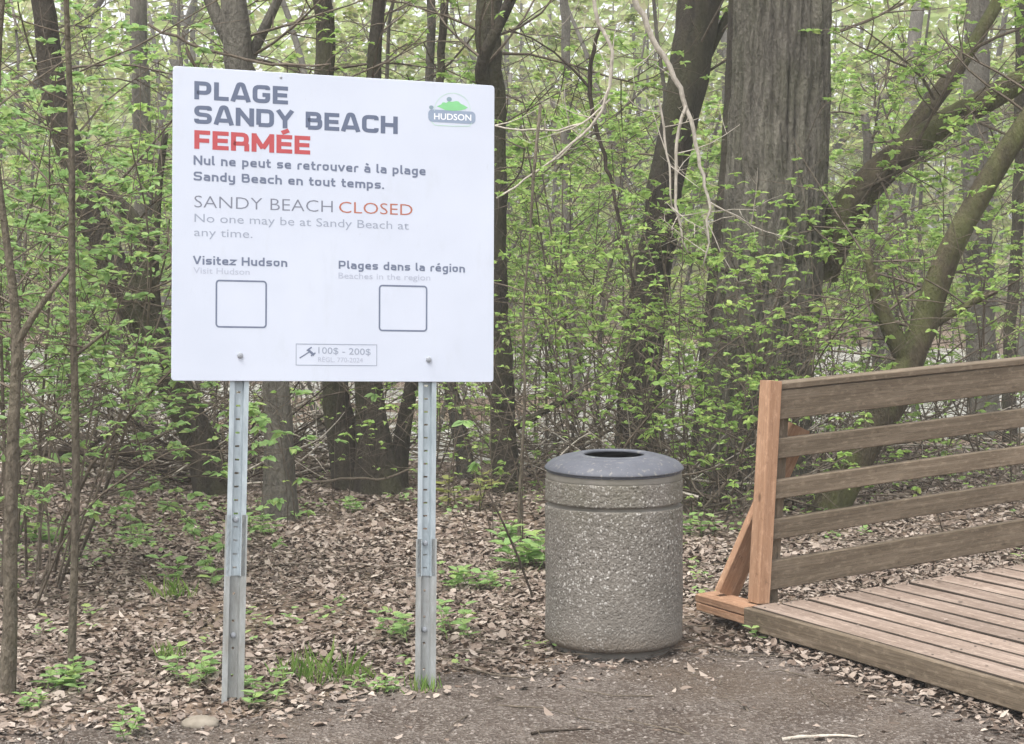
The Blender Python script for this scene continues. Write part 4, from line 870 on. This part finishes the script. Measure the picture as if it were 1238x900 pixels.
for kd, px_, Y, sc, near, lb in (
    (0, 700, 11.0, 1.0, 0, 'leafy green shrub behind the left half of the litter bin'), (0, 645, 12.6, 1.05, 0, 'green shrub beside the dark trunk at the sign edge'),
    (1, 765, 12.2, 1.15, 0, 'small-leaved shrub in front of the dark leaning trunk base'), (0, 835, 10.9, 1.0, 0, 'tall thin-stemmed shrub right behind the litter bin'),
    (1, 872, 10.7, 1.0, 0, 'shrub with upright pale stems at the left foot of the thickest tree'), (2, 690, 12.8, 1.1, 0, 'tall leafy bush just right of the sign edge, nearer than the dark trunk'), (2, 640, 14, 1.1, 0, 'leafy bush behind the dark trunk beside the sign'), (0, 722, 13.3, 1.3, 0, 'dense leafy bush left of the dark leaning trunk'), (0, 960, 11.4, .8, 0, 'leafy bush over the end post in front of the thickest trunk'),
    (0, 880, 11.1, 1.05, 0, 'leafy shoots covering the lower left of the thickest trunk'), (0, 948, 11.2, 1.0, 0, 'leafy shoots covering the lower middle of the thickest trunk'), (1, 985, 11.6, 1.3, 0, 'leafy bush at the right foot of the thickest trunk'), (5, 18, 8.2, .95, 1, 'thick leafy bush filling the upper left corner'), (5, 135, 13.4, 1.0, 1, 'soft green bush left of the upper sign edge'), (5, -30, 9.4, 1.15, 1, 'tall full bush cut by the left picture edge'), (5, 650, 14.6, 1.2, 0, 'full leafy bush behind the gap right of the sign'), (5, 745, 14.9, 1.2, 0, 'full bush behind the dark leaning trunk'),
    (3, 850, 10.3, .8, 0, 'low leafy shrub between the litter bin and the orange end post'),
    (3, 905, 10.8, .8, 0, 'low green shrub touching the back of the orange end post'), (4, 930, 10.9, .95, 0, 'sparse twiggy shrub in front of the thickest trunk'),
    (2, 735, 14.2, 1.0, 0, 'tall feathery bush at the water edge left of the dark leaning trunk'), (2, 665, 15.5, 1.05, 0, 'tall loose bush over the pond right of the sign'),
    (0, 1010, 12.8, 1.0, 0, 'shrub in the gap between the thickest tree and the mossy trunk'), (1, 1060, 13.4, 1.2, 0, 'bright green bush behind the left part of the top rail'),
    (2, 1120, 13.8, .95, 0, 'tall bush behind the mossy leaning trunk'), (0, 1175, 13.2, 1.0, 0, 'bush behind the right part of the railing'), (1, 1230, 12.8, 1.2, 0, 'bush at the right edge behind the top rail'),
    (3, 1100, 12.0, .7, 0, 'low bush showing between the second and third rails'), (3, 1180, 11.5, .7, 0, 'low green bush showing between rails near the right edge'), (3, 1235, 10.9, .6, 0, 'small bush low behind the rails at the right edge'),
    (0, 30, 8.8, 1.25, 1, 'dense green bush at the upper left corner'), (2, 30, 8.6, .95, 1, 'tall leafy bush between the two left saplings'), (2, 165, 12.9, 1.0, 1, 'tall green bush left of the sign'), (2, 5, 9.6, 1.1, 1, 'tall pale green bush behind the forked sapling'), (1, 130, 12.4, 1.1, 1, 'bush behind the foot of the leaning dark trunk'), 
    (2, -30, 8.2, 1.0, 1, 'bush cut by the left picture edge'), (1, 15, 7.9, .85, 1, 'low leafy bush behind the forked sapling at the left edge'),
    (4, 345, 10.4, .75, 0, 'sparse seedling bush around the grey trunk under the sign'), (4, 395, 11.4, .6, 0, 'thin bush left of the dark clump under the sign'), (1, 500, 12.6, .85, 0, 'small bush behind the right sign post'),
    (4, 560, 10.6, .8, 0, 'thin-stemmed bush right of the right sign post'), (0, 588, 13.4, .85, 0, 'bush behind the lower right corner of the sign'), (4, 605, 9.8, .7, 0, 'twiggy bush at the foot of the dark trunk beside the sign'),
    (1, 250, 13.3, .9, 0, 'bush behind the top of the left sign post'), (1, 360, 13.6, .85, 0, 'bush behind the grey trunk under the sign')):
    shrub(kd, px_, Y, lb, sc, bool(near))

# ---- understory maples and far woods: models copied, too alike to tell apart
def young(h, r, nb, lsz, per, brL, frac=1.0, z0=.15, lean=.11, lmat=LEAF_FAR, bmat=BARK_GREY, depth=2, hexa=False):
    P = [np.zeros(3)-[0, 0, .3]]; d = np.array([rng.normal()*lean, rng.normal()*lean, 1.])
    n_ = 12
    for _ in range(n_): d = unit(d+rng.normal(size=3)*.085); P.append(P[-1]+d*h/n_)
    P = np.array(P); R_ = np.linspace(r, r*.35, n_+1); mt = MB(); mt.tube(P, R_, 9, .12, seed=random.random()*30)
    mb_ = MB(); lf = []
    for _ in range(nb):
        q_ = random.uniform(z0, 1)*n_; i_ = min(int(q_), n_-1); p_ = P[i_]+(P[i_+1]-P[i_])*(q_-i_); a_ = random.random()*6.28
        twigs(mb_, lf, p_, (math.cos(a_), math.sin(a_), random.uniform(.05, .8)), brL*random.uniform(.4, 1.1)*(1.15-.5*q_/n_), max(.005, r*.16), depth, 3.2, .3, .0, .8, .75, 3, 5)
    mf = MB(); foliage(mf, lf, per, lsz, frac=frac, hexa=hexa, wr=.7)
    return mt.mesh('trunk', bmat, True), mb_.mesh('branches', TWIG), mf.mesh('crown', lmat)
YO = [young(4.6, .026, 14, .065, 9, 1.4, lmat=LEAF, z0=.25), young(5.2, .032, 16, .07, 9, 1.6, lmat=LEAF, z0=.3), young(4.0, .022, 14, .062, 9, 1.2, z0=.25), young(5.6, .036, 14, .07, 8, 1.5, z0=.3)]
FA = [young(10, .12, 17, .13, 9, 2.2, .9, .1), young(11, .16, 17, .13, 9, 2.4, .8, .12, bmat=BARK_DARK), young(9, .09, 17, .12, 9, 2.0, 1, .06), young(11, .2, 12, .13, 8, 2.6, .6, .15, bmat=BARK_GREY)]
def put(meshes, name, x, y, sc, label, group, cat='tree'):
    z_ = float(hgt(x, y)); e = empty(name, (x, y, z_), random.random()*6.28); e.scale = (sc, sc, sc*random.uniform(.9, 1.1)); e.rotation_euler[0] = rng.normal()*.05; e.rotation_euler[1] = rng.normal()*.05
    tag(e, label, cat, group)
    for nm, me in zip(('trunk', 'branches', 'crown'), meshes): link(nm, me, e)
    return e
cells = [(i_, j_) for j_ in range(11) for i_ in range(6)]
for i_, j_ in cells:
    Y = 15.5*(36/15.5)**((j_+random.random())/11); u = (-.33+.66*(i_+random.random())/6)
    if -.05 < u-.145 < .06 and Y < 13: continue
    x_ = u*Y; left = u < -.17
    put(random.choice(YO), 'young_tree', x_, Y, random.uniform(.75, 1.15), 'slender young tree with small pale green leaves in the flooded thicket behind', 'slender young trees in the thicket')
for j_ in range(5):
    for i_ in range(7):
        Y = 26+ (78-26)*(j_+random.random())/5; u = -.36+.72*(i_+random.random())/7
        if u < -.12 and random.random() < .35: continue
        put(random.choice(FA), 'forest_tree', u*Y, Y, random.uniform(.8, 1.15), 'distant straight forest tree beyond the pond', 'distant forest trees')
# far mass of wood closing the view
mb = MB(); n_ = 90000; y = 46+76*rng.random(n_); x = (rng.random(n_)*2-1)*y*.42; top_ = np.where(x/y < -.12, 6.5, 13)+5*fbm(x*.12, 2.2, 0, 2); z = hgt(x, y)+rng.random(n_)**.9*top_
th = rng.random(n_)*6.28; D = np.column_stack([np.cos(th), np.sin(th), rng.normal(0, .4, n_)]); L = .25+.3*rng.random(n_)
leaves(mb, np.column_stack([x, y, z]), D, rng.normal(size=(n_, 3))*.6+[0, -.5, .6], L, L*.7, False, .15)
tag(mb.obj('distant_wood', LEAF_FAR), 'hazy mass of spring woodland far beyond the pond', 'woodland', kind='stuff')
mb = MB()
for _ in range(260):
    y_ = random.uniform(50, 118); x_ = random.uniform(-.42, .42)*y_; z_ = float(hgt(x_, y_)); hgt_ = random.uniform(8, 15); r_ = random.uniform(.05, .2); dx = rng.normal()*.5
    mb.tube([(x_, y_, z_-.3), (x_+dx*.5, y_, z_+hgt_*.5), (x_+dx, y_, z_+hgt_)], [r_, r_*.75, r_*.4], 5)
tag(mb.obj('distant_trunks', BARK_GREY), 'crowd of thin grey trunks deep in the far wood', 'woodland', kind='stuff')

# ---- small plants on the floor
def seedling(label, px_, py_, sc, nst=5, kind=0, mat=LEAF_NEAR):
    p_ = gr(px_, py_); p_[2] = float(hgt(p_[0], p_[1])); e = empty('seedling' if kind != 1 else 'grass_tuft', tuple(p_)); tag(e, label, 'plant' if kind != 1 else 'grass')
    if kind == 1:
        mb_ = MB(); n_ = nst*4; a_ = rng.random(n_)*6.28; q_ = rng.normal(0, .045*sc, (n_, 2)); L = sc*(.06+.08*rng.random(n_))
        leaves(mb_, np.column_stack([q_, np.zeros(n_)]), np.column_stack([np.cos(a_)*.45, np.sin(a_)*.45, np.ones(n_)]), rng.normal(size=(n_, 3)), L, np.full(n_, .0042), True, .1, rng.normal(0, .2, n_)); mb_.obj('blades', GRASS, e)
        return e
    mb_ = MB(); mf = MB()
    for _ in range(nst):
        a_ = random.random()*6.28; L = sc*random.uniform(.06, .14); b_ = np.array([rng.normal()*.05*sc, rng.normal()*.05*sc, 0]); d = np.array([math.cos(a_)*.5, math.sin(a_)*.5, 1])
        P = wander(b_, d, L, 3, .2); mb_.tube(P, [.002, .0017, .0014, .001], 4)
        for t_ in range(6):
            s_ = (t_//2+1)/3*3; i_ = min(int(s_), 3); th = a_+t_*2.4; leaves(mf, P[i_][None], np.array([[math.cos(th), math.sin(th), .25]]), np.array([[rng.normal()*.2, rng.normal()*.2, 1]]), [sc*random.uniform(.035, .065)], [sc*random.uniform(.022, .04)], True, .12, -.1)
    mb_.obj('stems', mat, e); mf.obj('leaves', mat, e); return e
for lb, a_, b_, sc, nst, kd, mt in (
    ('green seedlings around the foot of the slim brown sapling', 80, 838, 1.1, 8, 0, LEAF_NEAR), ('tiny green seedling in front of the forked sapling root', 28, 862, .7, 4, 0, LEAF_NEAR),
    ('small bright seedling against the foot of the left sign post', 290, 836, .8, 4, 0, LEAF_NEAR), ('broad-leaved weed just in front of the left sign post', 302, 856, 1.0, 4, 0, LEAF_NEAR),
    ('tall grass tuft midway between the sign posts', 392, 826, 1.2, 12, 1, GRASS), ('shorter grass tuft left of the tall one between the posts', 355, 822, .9, 9, 1, GRASS), ('sparse grass blades right of the tall tuft between the posts', 432, 824, .8, 9, 1, GRASS),
    ('grass and moss at the foot of the right sign post', 512, 838, .6, 12, 1, GRASS), ('broad low weed left of the right sign post', 484, 772, 1.1, 5, 0, LEAF_NEAR), ('green weed just right of the right sign post', 552, 770, 1.1, 6, 0, LEAF_NEAR),
    ('leafy weed cluster between right sign post and bin, nearer the post', 556, 715, 1.2, 7, 0, LEAF_NEAR), ('lush green weed patch beside the left side of the litter bin', 642, 690, 1.8, 14, 0, LEAF_NEAR), ('weed behind the bin-side patch', 612, 658, 1.2, 8, 0, LEAF_NEAR),
    ('upright green seedling with stem left of the left sign post', 244, 710, 1.5, 5, 0, LEAF_NEAR), ('pale grass clump to the left of the left sign post', 213, 728, 1.1, 9, 1, GRASS), ('round green weed among leaves in the left middle', 66, 662, 1.5, 9, 0, LEAF_NEAR),
    ('small weed in the leaves right of the slim sapling', 168, 662, 1.1, 6, 0, LEAF_NEAR), ('seedling close to the left sign post near path edge', 240, 825, 1.0, 7, 0, LEAF_NEAR), ('tiny seedling on the dirt at the bottom left', 160, 888, .8, 4, 0, LEAF_NEAR),
    ('small clover-like weed under the footbridge corner', 940, 778, .8, 6, 0, LEAF_NEAR), ('weed at the foot of the brace of the railing', 895, 690, .9, 5, 0, LEAF_NEAR), ('seedling between the grey trunk and the left sign post', 318, 655, 1.3, 8, 0, LEAF_NEAR),
    ('yellow-green seedling shoot right of the right sign post', 568, 625, 2.2, 4, 0, LEAF_YEL), ('weed patch in front of the dark clump under the sign', 425, 625, 1.0, 6, 0, LEAF_NEAR), ('tiny weed left of the litter bin foot', 600, 715, .9, 5, 0, LEAF_NEAR),
    ('weed between the bin and the railing brace', 838, 650, 1.2, 7, 0, LEAF_NEAR), ('grass clump beside the path left of the left post', 205, 800, .7, 8, 1, GRASS), ('small weed between the sign posts near the path', 455, 838, .7, 6, 0, LEAF_NEAR)):
    seedling(lb, a_, b_, sc, nst, kd, mt)
# dead leaves and sticks afloat on the pond
mb = MB(); n_ = 16000; y = 13.5+22*rng.random(n_)**1.3; x = (rng.random(n_)*2-1)*y*.36; k_ = (fbm(x*.9, y*.5, 4, 3) > .47) & (hgt(x, y) < -.1); x, y = x[k_], y[k_]; n_ = len(x); th = rng.random(n_)*6.28; L = .04+.07*rng.random(n_)
leaves(mb, np.column_stack([x, y, np.full(n_, -.163)+.01*rng.random(n_)]), np.column_stack([np.cos(th), np.sin(th), rng.normal(0, .08, n_)]), np.column_stack([rng.normal(0, .1, (n_, 2)), np.ones(n_)]), L, L*.7, False, .1)
tag(mb.obj('floating_leaves', LITTER), 'dead leaves floating on the still pond', 'leaf litter', kind='stuff')
mb = MB()
for _ in range(900):
    y_ = random.uniform(14, 34); x_ = random.uniform(-.36, .36)*y_; L = random.uniform(.3, 1.6); th = random.random()*6.28; r_ = random.uniform(.004, .014); up = random.choice((0, .02, .5, 1.2))*random.random()
    P = wander((x_, y_, -.2), (math.cos(th), math.sin(th)*.6, up), L, 5, .15); mb.tube(P, np.linspace(r_, r_*.4, 6), 4)
tag(mb.obj('pond_sticks', TWIG), 'bare sticks and dead stalks poking out of the pond', 'sticks', kind='stuff')
# uncountable ground cover
mb = MB(); x, y = scatter(2600, 5.4, 13.8, lambda x, y: (y > path_edge(x)-.1)*np.clip((fbm(x*1.1+2, y*1.1+7, 0, 3)-.5)*5, 0, 1)); n_ = len(x)
x = np.repeat(x, 4); y = np.repeat(y, 4); n_ = len(x); th = rng.random(n_)*6.28; L = .02+.03*rng.random(n_)
leaves(mb, np.column_stack([x+rng.normal(0, .02, n_), y+rng.normal(0, .02, n_), hgt(x, y)+.03+.04*rng.random(n_)]), np.column_stack([np.cos(th), np.sin(th), rng.normal(.2, .2, n_)]), np.column_stack([rng.normal(0, .3, (n_, 2)), np.ones(n_)]), L, L*.65, True, .1)
tag(mb.obj('ground_cover', LEAF_NEAR), 'scattered tiny green sprouts coming through the dead leaves', 'ground cover', kind='stuff')
# stone and sticks
def rock(label, px_, py_, a_, b_, c_):
    p_ = gr(px_, py_); n1_, n2_ = 14, 9; v_ = []
    for i_ in range(n2_):
        ph = math.pi*i_/(n2_-1)
        for j_ in range(n1_):
            t_ = 2*math.pi*j_/n1_; r_ = 1+.25*(float(vn(math.cos(t_)*2+5, math.sin(t_)*2, ph*2))-.5); v_.append((a_*r_*math.sin(ph)*math.cos(t_), b_*r_*math.sin(ph)*math.sin(t_), c_*r_*math.cos(ph)))
    mb_ = MB(); mb_.add(v_, [(i_*n1_+j_, i_*n1_+(j_+1) % n1_, (i_+1)*n1_+(j_+1) % n1_, (i_+1)*n1_+j_) for i_ in range(n2_-1) for j_ in range(n1_)])
    o_ = mb_.obj('stone', STONE, None, True); o_.location = (p_[0], p_[1], float(hgt(p_[0], p_[1]))+c_*.3); tag(o_, label, 'stone')
m = M('stone', .85, .2); m.color(m.ramp(m.noise(m.map((1, 1, 1)), 20, 5), [(.3, lin(112, 104, 92)), (.7, lin(140, 132, 120))])); m.bump(m.noise(m.map((1, 1, 1)), 60, 4), .4, .004); STONE = m.m
rock('flat rounded tan stone on the dirt left of the left sign post', 243, 877, .065, .05, .028)
def stick(label, pts, r, mat):
    P = np.array([gr(*p_)+[0, 0, .016] for p_ in pts]); P[:, 2] += hgt(P[:, 0], P[:, 1]); base = P[0].copy(); Q, RR = smooth_path(P, np.linspace(r, r*.5, len(P)), .03); Q += rng.normal(size=Q.shape)*.002
    mb_ = MB(); mb_.tube(Q-base, RR, 7, .12); o_ = mb_.obj('stick', mat, None, True); o_.location = base; tag(o_, label, 'stick')
stick('pale broken stick lying on the path at the bottom edge', [(945, 899), (985, 896), (1010, 894), (1036, 898)], .007, TWIG_PALE)
stick('curved twig lying on the path below the litter bin, right side', [(980, 842), (985, 850), (1003, 860)], .004, TWIG)
stick('long thin twig on the dirt beside the foot of the litter bin', [(560, 812), (600, 822), (640, 826), (662, 815)], .005, TWIG)
stick('straight twig leaning toward the right of the bin base', [(830, 793), (850, 784), (880, 792), (905, 800)], .005, TWIG)
stick('short twig pointing at the bin base from the left', [(580, 806), (597, 790), (600, 780)], .004, TWIG)
stick('dark twig on the path bottom centre', [(640, 894), (680, 888), (715, 886)], .005, TWIG_DARK)

# ---------------------------------------------------------------- faint haze volume, added to lower contrast like lens glare
mb = MB(); mb.box((0, 60, 10.2), (1, 0, 0), (0, 1, 0), (0, 0, 1), 90, 70, 12.2)
hm = bpy.data.materials.new('added_haze'); hm.use_nodes = True; hn = hm.node_tree.nodes; hn.clear()
ho = hn.new('ShaderNodeOutputMaterial'); hv = hn.new('ShaderNodeVolumePrincipled'); hv.inputs['Density'].default_value = .0028; hv.inputs['Color'].default_value = (.95, .94, .92, 1); hv.inputs['Anisotropy'].default_value = 0
hm.node_tree.links.new(hv.outputs[0], ho.inputs['Volume'])
tag(mb.obj('haze', hm), kind='stuff')
